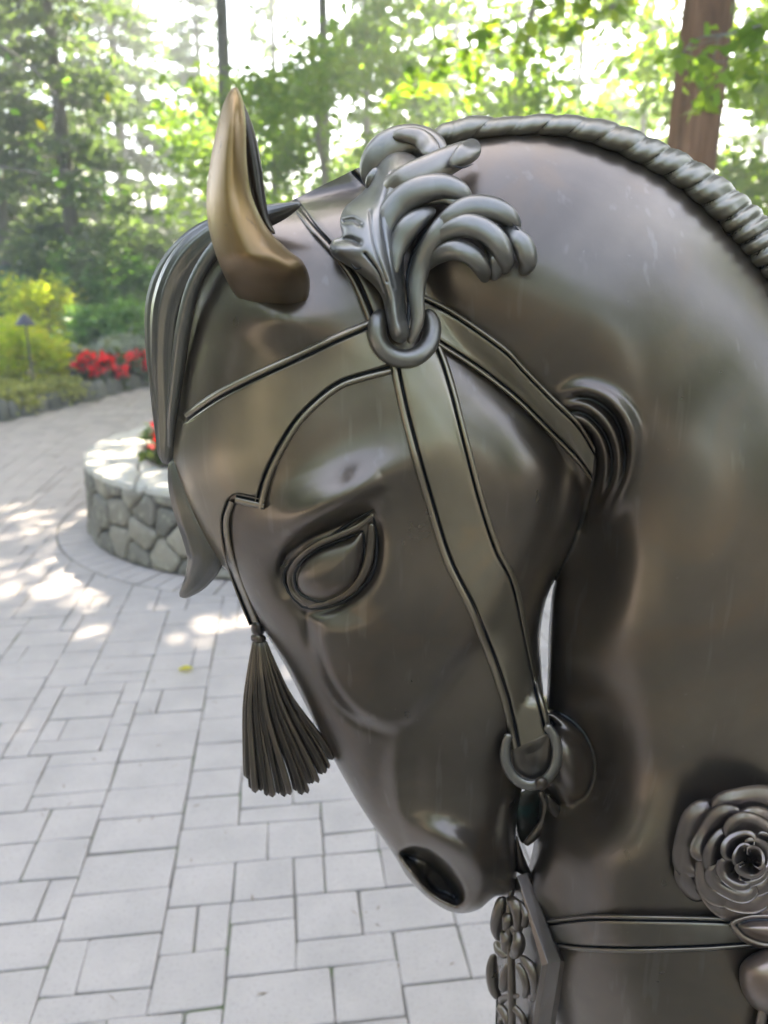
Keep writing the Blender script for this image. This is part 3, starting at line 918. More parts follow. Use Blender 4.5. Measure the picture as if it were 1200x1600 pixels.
for i in range(n_):
    j = (i + 1) % n_
    F += [[i, n_ + i, n_ + j, j], [j, 2 * n_ + j, 2 * n_ + i, i], [2 * n_ + i, 2 * n_ + j, 3 * n_ + j, 3 * n_ + i]]
F.append([3 * n_ + i for i in range(n_)])
plate = make_mesh('breast_plate', V, F, M['bronze_relief'], False, horse)
bm_ = plate.modifiers.new('bevel', 'BEVEL'); bm_.width = .0012; bm_.segments = 2
RD = M['bronze_relief']
def orn_lobe(nm, pts): return lobe(nm, [(x, y, h - 1.0, w * 1.3) for (x, y, h, w) in pts], RD, 20, 10, .8, parent=plate, onsurf=False)
for pts in ([(800, 1385, 14, 3), (796, 1430, 22, 5), (798, 1490, 30, 5), (800, 1560, 32, 5), (800, 1640, 26, 4)],
            [(812, 1408, 34, 3), (822, 1430, 44, 5), (818, 1450, 44, 4)],
            [(774, 1470, 0, 3), (780, 1484, 10, 6), (792, 1496, 22, 5)],
            [(786, 1400, 10, 6), (782, 1425, 12, 10), (776, 1450, 10, 8), (780, 1470, 8, 4)],
            [(792, 1402, 26, 5), (806, 1415, 34, 8), (811, 1440, 38, 7), (806, 1458, 36, 5), (800, 1446, 34, 4)],
            [(806, 1452, 36, 4), (811, 1470, 42, 8), (806, 1488, 42, 8), (796, 1494, 34, 5)],
            [(784, 1455, 22, 5), (793, 1470, 26, 9), (790, 1490, 26, 6)],
            [(790, 1425, 20, 7), (796, 1440, 24, 9), (792, 1458, 24, 6)],
            [(772, 1490, 4, 4), (768, 1515, 4, 7), (772, 1545, 4, 7), (780, 1562, 8, 4)],
            [(812, 1494, 48, 4), (828, 1510, 58, 7), (838, 1535, 62, 8), (835, 1556, 58, 6), (824, 1560, 54, 4)],
            [(808, 1505, 44, 4), (820, 1525, 50, 7), (824, 1545, 52, 6), (818, 1560, 48, 4)],
            [(796, 1505, 30, 4), (790, 1525, 28, 7), (786, 1550, 24, 6)],
            [(780, 1566, 12, 6), (792, 1558, 26, 4), (812, 1556, 40, 3)],
            [(778, 1570, 12, 6), (792, 1590, 24, 6), (800, 1625, 28, 5), (802, 1660, 24, 2)],
            [(784, 1590, 14, 5), (784, 1630, 14, 5), (786, 1660, 12, 2)],
            [(800, 1570, 30, 4), (816, 1590, 40, 5), (826, 1620, 46, 3)]):
    orn_lobe('relief_leaf', pts)
# ------------------------------------------------------------------ the rest of the horse: barrel, legs and tail
def loft(name, rings, mat, parent, m=28, closed=True):
    """rings of (x, y, z, half width, half height, lean) joined along the way"""
    Rg = catmull(rings, 6, closed=False)
    V = []
    c_ = Rg[:, :3]; T = np.gradient(c_, axis=0); T /= np.linalg.norm(T, axis=1, keepdims=True)
    Yv = np.array([0, 1.0, 0]); Nn = np.cross(T, Yv); Nn /= np.linalg.norm(Nn, axis=1, keepdims=True) + 1e-9
    for j in range(m):
        a = 2 * math.pi * j / m
        V.append(c_ + Yv * (Rg[:, 3] * math.cos(a))[:, None] + Nn * (Rg[:, 4] * math.sin(a))[:, None])
    V = np.stack(V, 1).reshape(-1, 3) - HLOC
    F = grid_faces(len(Rg), m, True) + [[j for j in range(m)][::-1], [(len(Rg) - 1) * m + j for j in range(m)]]
    return make_mesh(name, V, F, mat, True, parent)
B_ = M['bronze']
loft('barrel', [(.42, .65, .62, .06, .10), (.48, .65, .70, .145, .24), (.62, .65, .84, .185, .36), (.85, .65, .92, .205, .33), (1.10, .65, .93, .21, .30), (1.32, .65, .96, .20, .29), (1.50, .65, .95, .15, .25), (1.58, .65, .93, .07, .14)], B_, horse)
for (x0, yy, hind) in ((.56, .53, 0), (.66, .77, 0), (1.38, .53, 1), (1.46, .77, 1)):
    if hind: rg = [(x0 - .02, yy, .82, .09, .15), (x0 + .00, yy, .62, .075, .11), (x0 + .09, yy, .44, .04, .055), (x0 + .06, yy, .36, .034, .042), (x0 + .04, yy, .16, .028, .03), (x0 + .01, yy, .09, .034, .036)]
    else: rg = [(x0, yy, .78, .08, .13), (x0 + .01, yy, .60, .062, .075), (x0, yy, .42, .042, .044), (x0 - .005, yy, .36, .044, .046), (x0, yy, .20, .029, .03), (x0 - .005, yy, .10, .034, .036)]
    lg = loft('leg', rg, B_, horse, 16)
    xh = rg[-1][0] - .015
    loft('hoof', [(xh + .012, yy, .10, .034, .036), (xh, yy, .06, .042, .046), (xh - .008, yy, .0, .052, .058)], M['bronze_dark'], lg, 16)
loft('tail', [(1.56, .65, 1.05, .03, .03), (1.66, .65, 1.02, .04, .045), (1.73, .65, .85, .055, .06), (1.74, .65, .60, .06, .07), (1.70, .65, .36, .045, .05), (1.66, .65, .22, .01, .012)], M['bronze_hair'], horse, 20)
# ------------------------------------------------------------------ ground materials
def at(px, py, Y):
    """world point where a photograph pixel meets the upright plane Y metres ahead"""
    d = ray_dirs(px, py); t = Y / d[..., 1]
    p = d * t[..., None]; p[..., 2] += CAM_H
    return p

def paver_mat():
    nt = NT('paver_concrete')
    g = nt.n("ShaderNodeTexCoord").outputs['Object']
    oi = nt.n("ShaderNodeNewGeometry").outputs['Random Per Island']
    tone = nt.ramp(oi, [(0, (.310, .270, .240)), (.5, (.385, .338, .302)), (1, (.445, .390, .350))])
    blot = nt.noise(5, 5, .6, g)
    c = nt.mix(nt.math('MULTIPLY', nt.ramp(blot, [(.35, (0, 0, 0)), (.75, (1, 1, 1))]), .55), tone, (.26, .235, .21))
    grain = nt.noise(420, 3, .8, g)
    c = nt.mix(nt.ramp(grain, [(.62, (0, 0, 0)), (.80, (.6, .6, .6))]), c, (.16, .155, .16))
    g2 = nt.noise(110, 4, .75, g)
    c = nt.mix(nt.ramp(g2, [(.54, (0, 0, 0)), (.72, (.55, .55, .55))]), c, (.19, .17, .155))
    fleck = nt.n("ShaderNodeTexVoronoi"); fleck.inputs['Scale'].default_value = 140; nt.l(g, fleck.inputs['Vector'])
    fk = nt.ramp(fleck.outputs['Distance'], [(.05, (1, 1, 1)), (.11, (0, 0, 0))])
    sel = nt.ramp(nt.noise(35, 2, .5, g), [(.62, (0, 0, 0)), (.66, (1, 1, 1))])
    c = nt.mix(nt.math('MULTIPLY', fk, sel), c, (.75, .74, .72))
    nrm = nt.bump(nt.math('ADD', grain, nt.math('MULTIPLY', nt.noise(55, 3, .6, g), 1.5)), .5, .0022)
    principled(nt, c, .82, 0, nrm)
    return nt.m
def joint_mat():
    nt = NT('joint_sand')
    g = nt.n("ShaderNodeTexCoord").outputs['Object']
    n1 = nt.noise(9, 5, .6, g); n2 = nt.noise(300, 3, .7, g)
    c = nt.ramp(n1, [(.35, (.11, .095, .075)), (.52, (.17, .15, .125)), (.62, (.09, .12, .04))])
    c = nt.mix(nt.math('MULTIPLY', n2, .5), c, (.16, .15, .13))
    principled(nt, c, .95, 0, nt.bump(n2, .6, .003)); return nt.m
def stone_mat(name, a, b, c3, lichen=(.55, .55, .48)):
    nt = NT(name)
    g = nt.n("ShaderNodeTexCoord").outputs['Object']
    isl = nt.n("ShaderNodeNewGeometry").outputs['Random Per Island']
    ob = nt.n("ShaderNodeObjectInfo").outputs['Random']
    c = nt.ramp(nt.math('FRACT', nt.math('ADD', isl, ob)), [(0, a), (.5, b), (1, c3)])
    n1 = nt.noise(14, 6, .65, g, .5); n2 = nt.noise(70, 5, .7, g)
    c = nt.mix(nt.math('MULTIPLY', n1, .7), c, tuple(x * .5 for x in b))
    lf = nt.ramp(nt.noise(22, 5, .7, g, .8), [(.54, (0, 0, 0)), (.66, (1, 1, 1))])
    c = nt.mix(nt.math('MULTIPLY', lf, .5), c, lichen)
    principled(nt, c, .9, 0, nt.bump(nt.math('ADD', n1, nt.math('MULTIPLY', n2, .5)), .7, .012)); return nt.m
def soil_mat():
    nt = NT('soil')
    g = nt.n("ShaderNodeTexCoord").outputs['Object']
    n1 = nt.noise(3, 6, .7, g); n2 = nt.noise(60, 4, .7, g)
    c = nt.ramp(n1, [(.3, (.035, .028, .02)), (.5, (.07, .055, .035)), (.7, (.05, .065, .025))])
    principled(nt, c, .95, 0, nt.bump(n2, .8, .03)); return nt.m
M['paver'] = paver_mat(); M['joint'] = joint_mat(); M['soil'] = soil_mat()
M['wallstone'] = stone_mat('wall_stone', (.14, .13, .105), (.24, .215, .17), (.33, .29, .22), (.44, .44, .33))
M['coping'] = stone_mat('coping_stone', (.42, .40, .35), (.52, .49, .42), (.60, .56, .47), (.52, .45, .20))
M['kerbstone'] = stone_mat('kerb_stone', (.13, .13, .11), (.19, .185, .16), (.25, .24, .2), (.25, .28, .16))
M['mortar'] = plain('mortar', (.045, .042, .038), .95)

# ------------------------------------------------------------------ ground and paving
n = 60
xs = np.linspace(-120, 120, n); ys = np.linspace(-120, 160, n)
X_, Y_ = np.meshgrid(xs, ys)
ter = make_mesh('ground', np.stack([X_, Y_, np.full(X_.shape, -.05)], -1).reshape(-1, 3), grid_faces(n, n), M['soil'], False)
tag(ter, kind='structure')
pave = make_mesh('paving', [(-7.5, -6, -.006), (9, -6, -.006), (9, 30, -.006), (-7.5, 30, -.006)], [[0, 1, 2, 3]], M['joint'], False)
tag(pave, kind='structure')

AZ = math.radians(-7.2)
VV = np.array([math.sin(AZ), math.cos(AZ)]); UU = np.array([math.cos(AZ), -math.sin(AZ)])
PL_C = np.array([-.62, 4.93]); PL_R = 1.25
KERB = np.array([(-5.3, 3.5), (-4.75, 6.0), (-4.13, 8.18), (-3.77, 9.4), (-3.40, 11.13), (-2.9, 13.2), (-1.6, 15.5), (1.0, 17.0), (5.0, 17.6), (9.0, 17.4)])
KL = smooth_line(KERB, 160)
prs = random.Random(5)
def lines(a, b, ch):
    out = [a]
    while out[-1] < b: out.append(out[-1] + prs.choice(ch))
    return out
ul, vl = lines(-6.5, 7.5, (.072, .076, .080, .085)), lines(.2, 16.5, (.066, .070, .075, .080))
# the rows nearest the camera fit the photograph's
NU, NV = len(ul) - 1, len(vl) - 1
occ = np.zeros((NV, NU), bool)
sizes = [((3, 2), 10), ((2, 2), 10), ((3, 1), 3), ((1, 2), 3), ((2, 1), 1), ((2, 3), 1)]
pv = []
for i in range(NV):
    for j in range(NU):
        if occ[i, j]: continue
        pool = [s for s, w_ in sizes for _ in range(w_)]
        prs.shuffle(pool)
        for (w_, h_) in pool + [(1, 1)]:
            if i + h_ <= NV and j + w_ <= NU and not occ[i:i + h_, j:j + w_].any():
                # do not leave a one-module hole to the right
                if w_ < 3 and j + w_ + 1 < NU and not occ[i, j + w_] and occ[i, j + w_ + 1] and (w_, h_) != (1, 1) and prs.random() < .8: continue
                occ[i:i + h_, j:j + w_] = True
                pv.append((ul[j], vl[i], ul[j + w_], vl[i + h_])); break
def kerb_x(y):
    return np.interp(y, KL[:, 1], KL[:, 0])
cand = []
sil = (HEAD, NECK)
for (u0, v0, u1, v1) in pv:
    cu, cv = (u0 + u1) / 2, (v0 + v1) / 2
    c_ = UU * cu + VV * cv
    if np.hypot(*(c_ - PL_C)) < PL_R + .12: continue
    if c_[1] > 17.3: continue
    if c_[1] > 3.5 and c_[0] < kerb_x(c_[1]) + .12: continue
    # where it stands in the picture
    z = -CAM_H
    dep = c_[1] * CP - z * SP * 1.0 * 1.0
    dep = c_[1] * CP + CAM_H * SP
    upc = c_[1] * SP - CAM_H * CP
    qx = CX + F_PX * c_[0] / dep; qy = CY - F_PX * upc / dep
    vis = -30 < qx < 1230 and 330 < qy < 1640
    if vis:
        hid = any(inside(np.array([qx]), np.array([qy]), s_)[0] for s_ in sil)
        vis = not hid
    area = (u1 - u0) * (v1 - v0) / dep ** 2
    cand.append((0 if vis else 1, -area if vis else 0, u0, v0, u1, v1))
cand.sort()
J = .0020
def clip(poly, a, b):
    """keep the side of the bisector nearer to a"""
    m_ = ((a[0] + b[0]) / 2, (a[1] + b[1]) / 2); nx, ny = b[0] - a[0], b[1] - a[1]
    out = []
    for i in range(len(poly)):
        p, q = poly[i], poly[(i + 1) % len(poly)]
        dp = (p[0] - m_[0]) * nx + (p[1] - m_[1]) * ny; dq = (q[0] - m_[0]) * nx + (q[1] - m_[1]) * ny
        if dp <= 0: out.append(p)
        if (dp < 0) != (dq < 0):
            t = dp / (dp - dq); out.append((p[0] + t * (q[0] - p[0]), p[1] + t * (q[1] - p[1])))
    return out
def paver_poly(poly, rs):
    z0 = rs.uniform(-.0016, .0016)
    cx_ = sum(p[0] for p in poly) / len(poly); cy_ = sum(p[1] for p in poly) / len(poly)
    V = []
    for e, z in ((.0, -.045), (.0, -.004), (.005, 0)):
        for (x, y) in poly:
            L_ = math.hypot(x - cx_, y - cy_) + 1e-9; f_ = 1 - (J + e) / L_
            V.append((cx_ + (x - cx_) * f_, cy_ + (y - cy_) * f_, z + z0))
    n_ = len(poly)
    F = [[r_ * n_ + k, r_ * n_ + (k + 1) % n_, (r_ + 1) * n_ + (k + 1) % n_, (r_ + 1) * n_ + k] for r_ in (0, 1) for k in range(n_)] + [[2 * n_ + k for k in range(n_)]]
    return V, F
def paver_geo(u0, v0, u1, v1, rs):
    rc = PL_R + .213
    cs = [UU * u + VV * v for u, v in ((u0, v0), (u1, v0), (u1, v1), (u0, v1))]
    if min(np.hypot(*(c_ - PL_C)) for c_ in cs) < rc:
        m_ = sum(cs) / 4; dv = (m_ - PL_C) / np.hypot(*(m_ - PL_C)); tp = PL_C + dv * rc
        poly = clip([tuple(c_) for c_ in cs], tuple(tp + dv * .1), tuple(tp - dv * .1))
        if len(poly) < 3: return [], []
        return paver_poly(poly, rs)
    """chamfered slab, slightly uneven, in world coordinates"""
    t = .045; ch = .0032
    j = lambda: rs.uniform(-.0028, .0028)
    a = [(u0 + J + j(), v0 + J + j()), (u1 - J + j(), v0 + J + j()), (u1 - J + j(), v1 - J + j()), (u0 + J + j(), v1 - J + j())]
    cx_, cy_ = (u0 + u1) / 2, (v0 + v1) / 2
    z0 = rs.uniform(-.0016, .0016); tx, ty = rs.uniform(-.006, .006), rs.uniform(-.006, .006)
    def pt(u, v, z):
        q = UU * u + VV * v
        return (q[0], q[1], z + z0 + (u - cx_) * tx + (v - cy_) * ty)
    # cut corners
    def ring(ins, z, cut):
        out = []
        for k in range(4):
            x, y = a[k]; sx = 1 if x < cx_ else -1; sy = 1 if y < cy_ else -1
            p1 = (x + sx * (ins + cut), y + sy * ins); p2 = (x + sx * ins, y + sy * (ins + cut))
            if k in (1, 3): p1, p2 = p1, p2
            out += [p2, p1] if k in (0, 2) else [p1, p2]
        return [pt(u, v, z) for u, v in out]
    r0 = ring(0, -t, .005); r1 = ring(0, -ch * .9, .005); r2 = ring(ch, 0, .006)
    V = r0 + r1 + r2
    F = []
    for r_ in (0, 1):
        for k in range(8):
            k2 = (k + 1) % 8
            F.append([r_ * 8 + k, r_ * 8 + k2, r_ * 8 + 8 + k2, r_ * 8 + 8 + k])
    F.append([16 + k for k in range(8)])
    return V, F
rs = random.Random(11)
VS, FS = [], []
nobj = 0
for (v_, ar, u0, v0, u1, v1) in cand:
    V, F = paver_geo(u0, v0, u1, v1, rs)
    if not V: continue
    if v_ == 0 and nobj < 300:
        make_mesh('paver', V, F, M['paver'], False, pave); nobj += 1
    else:
        o = len(VS); VS += V; FS += [[i + o for i in f_] for f_ in F]
fld = make_mesh('paver_field', VS, FS, M['paver'], False, pave)
tag(fld, kind='stuff')

# soldier course of pavers round the planter
def wedge(a0, a1, r0, r1, z0, z1, c_, jit=.0, rs=rs):
    V = []
    for z, e in ((z0, 0), (z1 - .004, 0), (z1, .004)):
        for (a, r) in ((a0, r0), (a1, r0), (a1, r1), (a0, r1)):
            am = (a0 + a1) / 2; rm = (r0 + r1) / 2
            aa = a + (am - a) * (e / (abs(a1 - a0) * r / 2)); rr = r + (rm - r) * (e / (abs(r1 - r0) / 2))
            V.append((c_[0] + rr * math.cos(aa), c_[1] + rr * math.sin(aa), z))
    F = []
    for r_ in (0, 1):
        for k in range(4):
            k2 = (k + 1) % 4
            F.append([r_ * 4 + k, r_ * 4 + k2, r_ * 4 + 4 + k2, r_ * 4 + 4 + k])
    F.append([8, 9, 10, 11])
    return V, F
nb = 84
for k in range(nb):
    a0 = 2 * math.pi * k / nb + .003; a1 = 2 * math.pi * (k + 1) / nb - .003
    am = (a0 + a1) / 2
    if math.sin(am) > .45: continue
    V, F = wedge(a0, a1, PL_R + .01, PL_R + .205, -.05, rs.uniform(-.001, .003), PL_C)
    make_mesh('border_paver', V, F, M['paver'], False, pave)

# ------------------------------------------------------------------ voronoi stones
def voronoi(pts, box):
    x0, y0, x1, y1 = box
    cells = []
    for i, a in enumerate(pts):
        poly = [(x0, y0), (x1, y0), (x1, y1), (x0, y1)]
        near = sorted(((b[0] - a[0]) ** 2 + (b[1] - a[1]) ** 2, k) for k, b in enumerate(pts) if k != i)[:16]
        for _, k in near:
            poly = clip(poly, a, pts[k])
            if len(poly) < 3: break
        cells.append(poly)
    return cells
def stone_geo(poly, gap, depth, mapf, rs, bulge=.03):
    """stone from an outline in (s, z): inner back ring, face ring, bulged centre"""
    if len(poly) < 3: return None
    cx_ = sum(p[0] for p in poly) / len(poly); cy_ = sum(p[1] for p in poly) / len(poly)
    # round the corners
    P = []
    for i in range(len(poly)):
        p, q = poly[i], poly[(i + 1) % len(poly)]
        if math.hypot(p[0] - q[0], p[1] - q[1]) < .012: continue
        for t in (.12, .5, .88): P.append((p[0] + (q[0] - p[0]) * t, p[1] + (q[1] - p[1]) * t))
    if len(P) < 6: return None
    n_ = len(P); V = []
    ph = rs.uniform(0, 6)
    for (g_, o, s_) in ((gap * .6, -depth, 1), (gap, -.004, 1), (gap * 1.8, bulge * .75, 1), (gap * 4.5, bulge, 1)):
        for k, (x, y) in enumerate(P):
            dx, dy = x - cx_, y - cy_; L = math.hypot(dx, dy) + 1e-9
            f_ = max(0.25, 1 - g_ / L)
            w_ = 1 + (.05 * math.sin(k * 1.7 + ph)) * (o > -.01)
            V.append(mapf(cx_ + dx * f_, cy_ + dy * f_, o * w_ + (rs.uniform(-.004, .004) if o > 0 else 0)))
    V.append(mapf(cx_, cy_, bulge * rs.uniform(.9, 1.25)))
    F = []
    for r_ in range(3):
        for k in range(n_):
            k2 = (k + 1) % n_
            F.append([r_ * n_ + k, r_ * n_ + k2, (r_ + 1) * n_ + k2, (r_ + 1) * n_ + k])
    for k in range(n_): F.append([3 * n_ + k, 3 * n_ + (k + 1) % n_, 4 * n_])
    return V, F

WH = .43
planter = thing('stone_planter', 'round low planter of pale field stones with red begonias in its top', 'planter', (PL_C[0], PL_C[1], 0))
LOCP = np.array([PL_C[0], PL_C[1], 0.0])
core = []
for k in range(48):
    a = 2 * math.pi * k / 48
    for r_, z in ((PL_R - .03, 0), (PL_R - .03, WH - .02), (PL_R - .33, WH - .02), (PL_R - .33, 0)): core.append((r_ * math.cos(a), r_ * math.sin(a), z))
make_mesh('wall_core', core, [[k * 4 + i, ((k + 1) % 48) * 4 + i, ((k + 1) % 48) * 4 + (i + 1) % 4, k * 4 + (i + 1) % 4] for k in range(48) for i in range(4)], M['mortar'], False, planter)
rs = random.Random(21)
L = 2 * math.pi * PL_R
pts = []
tries = 0
while tries < 4000 and len(pts) < 190:
    tries += 1
    p = (rs.uniform(0, L), rs.uniform(-.01, WH + .01))
    dmin = .12 if rs.random() < .25 else .20
    if all(math.hypot(p[0] - q[0], (p[1] - q[1])) > dmin for q in pts): pts.append(p)
cells = voronoi(pts, (0, 0, L, WH))
for poly in cells:
    def mf(s, z, o):
        a = s / PL_R; r_ = PL_R - .012 + o + (WH - z) * .05
        return (r_ * math.cos(a), r_ * math.sin(a), z)
    am = sum(p[0] for p in poly) / max(1, len(poly)) / PL_R if poly else 0
    if .35 < am < 2.6: continue           # the side turned away is out of sight
    gsr = stone_geo(poly, .007, .05, mf, rs, rs.uniform(.016, .030))
    if gsr: make_mesh('stone', gsr[0], gsr[1], M['wallstone'], True, planter)
# coping of flat stones
pts = []; tries = 0
while tries < 4000 and len(pts) < 60:
    tries += 1
    p = (rs.uniform(0, L), rs.uniform(-.36, .03))
    if all(math.hypot(p[0] - q[0], (p[1] - q[1]) * 1.1) > .21 for q in pts): pts.append(p)
for poly in voronoi(pts, (0, -.33, L, .015)):
    def mf(s, z, o):
        a = s / PL_R; r_ = PL_R + z
        return (r_ * math.cos(a), r_ * math.sin(a), WH + .012 + o * .8)
    gsr = stone_geo([p for p in poly], .006, .03, mf, rs, .014)
    if gsr: make_mesh('coping_stone', [v for v in gsr[0]], gsr[1], M['coping'], True, planter)
so = [(0, 0, WH - .01)] + [((PL_R - .31) * math.cos(2 * math.pi * k / 32), (PL_R - .31) * math.sin(2 * math.pi * k / 32), WH - .03) for k in range(32)]
make_mesh('planting_soil', so, [[0, 1 + k, 1 + (k + 1) % 32] for k in range(32)], M['soil'], True, planter)

# ------------------------------------------------------------------ low stone kerb and raised bed
kerb = thing('stone_kerb', 'low kerb of upright grey stones edging the planted bed beside the paving', 'kerb', (KL[40][0], KL[40][1], 0))
KLOC = np.array([KL[40][0], KL[40][1], 0.0])
seg = np.concatenate([[0], np.cumsum(np.linalg.norm(np.diff(KL, axis=0), axis=1))])
s = 0.0; rs = random.Random(3)
while s < seg[-1] - .3:
    w_ = rs.uniform(.14, .27)
    def kp(q): return np.array([np.interp(q, seg, KL[:, 0]), np.interp(q, seg, KL[:, 1])])
    p, q = kp(s), kp(s + w_); t = (q - p) / np.linalg.norm(q - p); nrm = np.array([-t[1], t[0]])
    if kp(s)[1] < 14.5:
        hgt = rs.uniform(.17, .23); th = rs.uniform(.10, .15)
        V = []
        for (z, e) in ((-.05, .004), (hgt * .5, .0), (hgt * .88, .014), (hgt, .045)):
            for k in range(10):
                a = 2 * math.pi * k / 10
                ca, sa = math.cos(a), math.sin(a)
                rx = (w_ / 2 - .004 - e) * (abs(ca) ** .5) * (1 if ca > 0 else -1); ry = (th / 2 - e) * (abs(sa) ** .5) * (1 if sa > 0 else -1)
                c_ = (p + q) / 2 + t * rx + nrm * (ry + th / 2 - .02)
                V.append((c_[0] - KLOC[0] + rs.uniform(-.006, .006), c_[1] - KLOC[1] + rs.uniform(-.006, .006), z + rs.uniform(-.008, .008)))
        V.append((((p + q) / 2 + nrm * (th / 2 - .02))[0] - KLOC[0], ((p + q) / 2 + nrm * (th / 2 - .02))[1] - KLOC[1], hgt + .01))
        F = [[r_ * 10 + k, r_ * 10 + (k + 1) % 10, (r_ + 1) * 10 + (k + 1) % 10, (r_ + 1) * 10 + k] for r_ in range(3) for k in range(10)]
        F += [[30 + k, 30 + (k + 1) % 10, 40] for k in range(10)]
        make_mesh('kerb_stone', V, F, M['kerbstone'], True, kerb)
    s += w_ + .008
# bed: soil rising away from the kerb
def bed_z(x, y, d): return .12 + .9 * (1 - math.exp(-max(0, d - .1) / 14.0)) 
V = []; cols_ = [0.05, .5, 1.2, 2.5, 5, 9, 15, 25, 45]
for k in range(0, 160, 4):
    p = KL[k]; q = KL[min(k + 1, 159)] if k < 159 else KL[k]; pp = KL[max(k - 1, 0)]
    t = (q - pp) / np.linalg.norm(q - pp); nrm = np.array([-t[1], t[0]])
    for d in cols_:
        c_ = p + nrm * d
        V.append((c_[0], c_[1], bed_z(c_[0], c_[1], d)))
bed = make_mesh('planting_bed', V, grid_faces(40, len(cols_)), M['soil'], True); tag(bed, kind='structure')

# ------------------------------------------------------------------ dry needles and crumbs on the paving
R = np.random.default_rng(77); V, Q_ = [], []
for k in range(900):
    x, y = R.uniform(-3.2, 1.2), R.uniform(1.0, 8.5)
    if np.hypot(x - PL_C[0], y - PL_C[1]) < PL_R + .03 or x < kerb_x(max(y, 3.6)) + .15: continue
    L_, a, w_ = R.uniform(.004, .018), R.uniform(0, 6.28), R.uniform(.0008, .0022)
    dx, dy = math.cos(a) * L_, math.sin(a) * L_; nx, ny = -math.sin(a) * w_, math.cos(a) * w_
    o = len(V); z = .0035
    V += [(x - dx, y - dy, z), (x + nx, y + ny, z + .0012), (x + dx, y + dy, z), (x - nx, y - ny, z + .0012)]
    Q_.append([o, o + 1, o + 2, o + 3])
M['crumb'] = plain('dry_needle', (.16, .11, .06), .9)
tag(make_mesh('needle_litter', V, Q_, M['crumb'], False), kind='stuff')
# ------------------------------------------------------------------ leaves
def leaf_mat(name, a, b, c3, trans=.45, rough=.5):
    nt = NT(name)
    g = nt.n("ShaderNodeTexCoord").outputs['Object']
    isl = nt.n("ShaderNodeNewGeometry").outputs['Random Per Island']
    ob = nt.n("ShaderNodeObjectInfo").outputs['Random']
    v = nt.math('ADD', nt.math('MULTIPLY', isl, .55), nt.math('ADD', nt.math('MULTIPLY', nt.noise(1.3, 3, .6, g), .5), nt.math('MULTIPLY', ob, .12)))
    c = nt.ramp(v, [(.15, a), (.5, b), (.9, c3)])
    p = nt.n("ShaderNodeBsdfPrincipled"); nt.l(c, p.inputs['Base Color']); p.inputs['Roughness'].default_value = rough
    t = nt.n("ShaderNodeBsdfTranslucent")
    tc = nt.mix(.5, c, (1.0, 1.0, .25), 'MULTIPLY'); tc = nt.mix(1.0, tc, (2.0, 2.1, 1.2), 'MULTIPLY')
    nt.l(tc, t.inputs['Color'])
    m = nt.n("ShaderNodeMixShader"); m.inputs[0].default_value = trans
    nt.l(p.outputs[0], m.inputs[1]); nt.l(t.outputs[0], m.inputs[2]); nt.l(m.outputs[0], nt.out.inputs[0])
    return nt.m
M['fir'] = leaf_mat('fir_needles', (.07, .11, .06), (.10, .15, .08), (.13, .18, .10), .45)
M['maple'] = leaf_mat('maple_leaf', (.08, .15, .025), (.13, .21, .035), (.19, .25, .045), .60)
M['rhodo'] = leaf_mat('rhododendron_leaf', (.07, .16, .03), (.12, .25, .055), (.20, .33, .10), .35, .35)
M['lime'] = leaf_mat('lime_leaf', (.28, .38, .035), (.40, .46, .05), (.50, .44, .08), .5)
M['cover'] = leaf_mat('cover_leaf', (.16, .20, .04), (.28, .29, .08), (.42, .40, .14), .3)
M['silver'] = leaf_mat('silver_leaf', (.16, .20, .16), (.26, .30, .26), (.36, .38, .36), .25)
M['begonia_leaf'] = leaf_mat('begonia_leaf', (.04, .07, .02), (.07, .12, .03), (.10, .10, .04), .3)
M['red'] = leaf_mat('red_petal', (.55, .006, .010), (.75, .010, .02), (.85, .03, .03), .3)
M['yellowleaf'] = leaf_mat('yellow_leaf', (.30, .28, .02), (.45, .40, .03), (.5, .42, .05), .5)
def bark_mat(name, a, b, sc=1.0):
    nt = NT(name)
    g = nt.n("ShaderNodeTexCoord").outputs['Object']
    mp = nt.n("ShaderNodeMapping"); mp.inputs['Scale'].default_value = (14 * sc, 14 * sc, 1.6 * sc); nt.l(g, mp.inputs[0])
    n1 = nt.noise(1, 6, .65, mp.outputs[0], .8); n2 = nt.noise(6, 4, .6, g)
    c = nt.ramp(n1, [(.3, tuple(x * .35 for x in a)), (.5, a), (.7, b)])
    c = nt.mix(nt.math('MULTIPLY', n2, .4), c, (a[0] * .8, a[1] * 1.1, a[2] * .9))
    principled(nt, c, .9, 0, nt.bump(n1, .9, .03)); return nt.m
M['cedar_bark'] = bark_mat('cedar_bark', (.20, .10, .052), (.34, .19, .11))
M['bark'] = bark_mat('bark', (.20, .175, .15), (.32, .29, .25))

def fast_mesh(name, V, quads, mats, parent=None, smooth=False, tris=False):
    me = bpy.data.meshes.new(name)
    V = np.asarray(V, np.float32); Q = np.asarray(quads, np.int32); k = 3 if tris else 4
    me.vertices.add(len(V)); me.vertices.foreach_set('co', V.ravel())
    me.loops.add(Q.size); me.loops.foreach_set('vertex_index', Q.ravel())
    me.polygons.add(len(Q)); me.polygons.foreach_set('loop_start', np.arange(0, Q.size, k, dtype=np.int32))
    me.polygons.foreach_set('loop_total', np.full(len(Q), k, np.int32))
    me.materials.append(mats)
    me.update(calc_edges=True)
    return link(bpy.data.objects.new(name, me), parent)

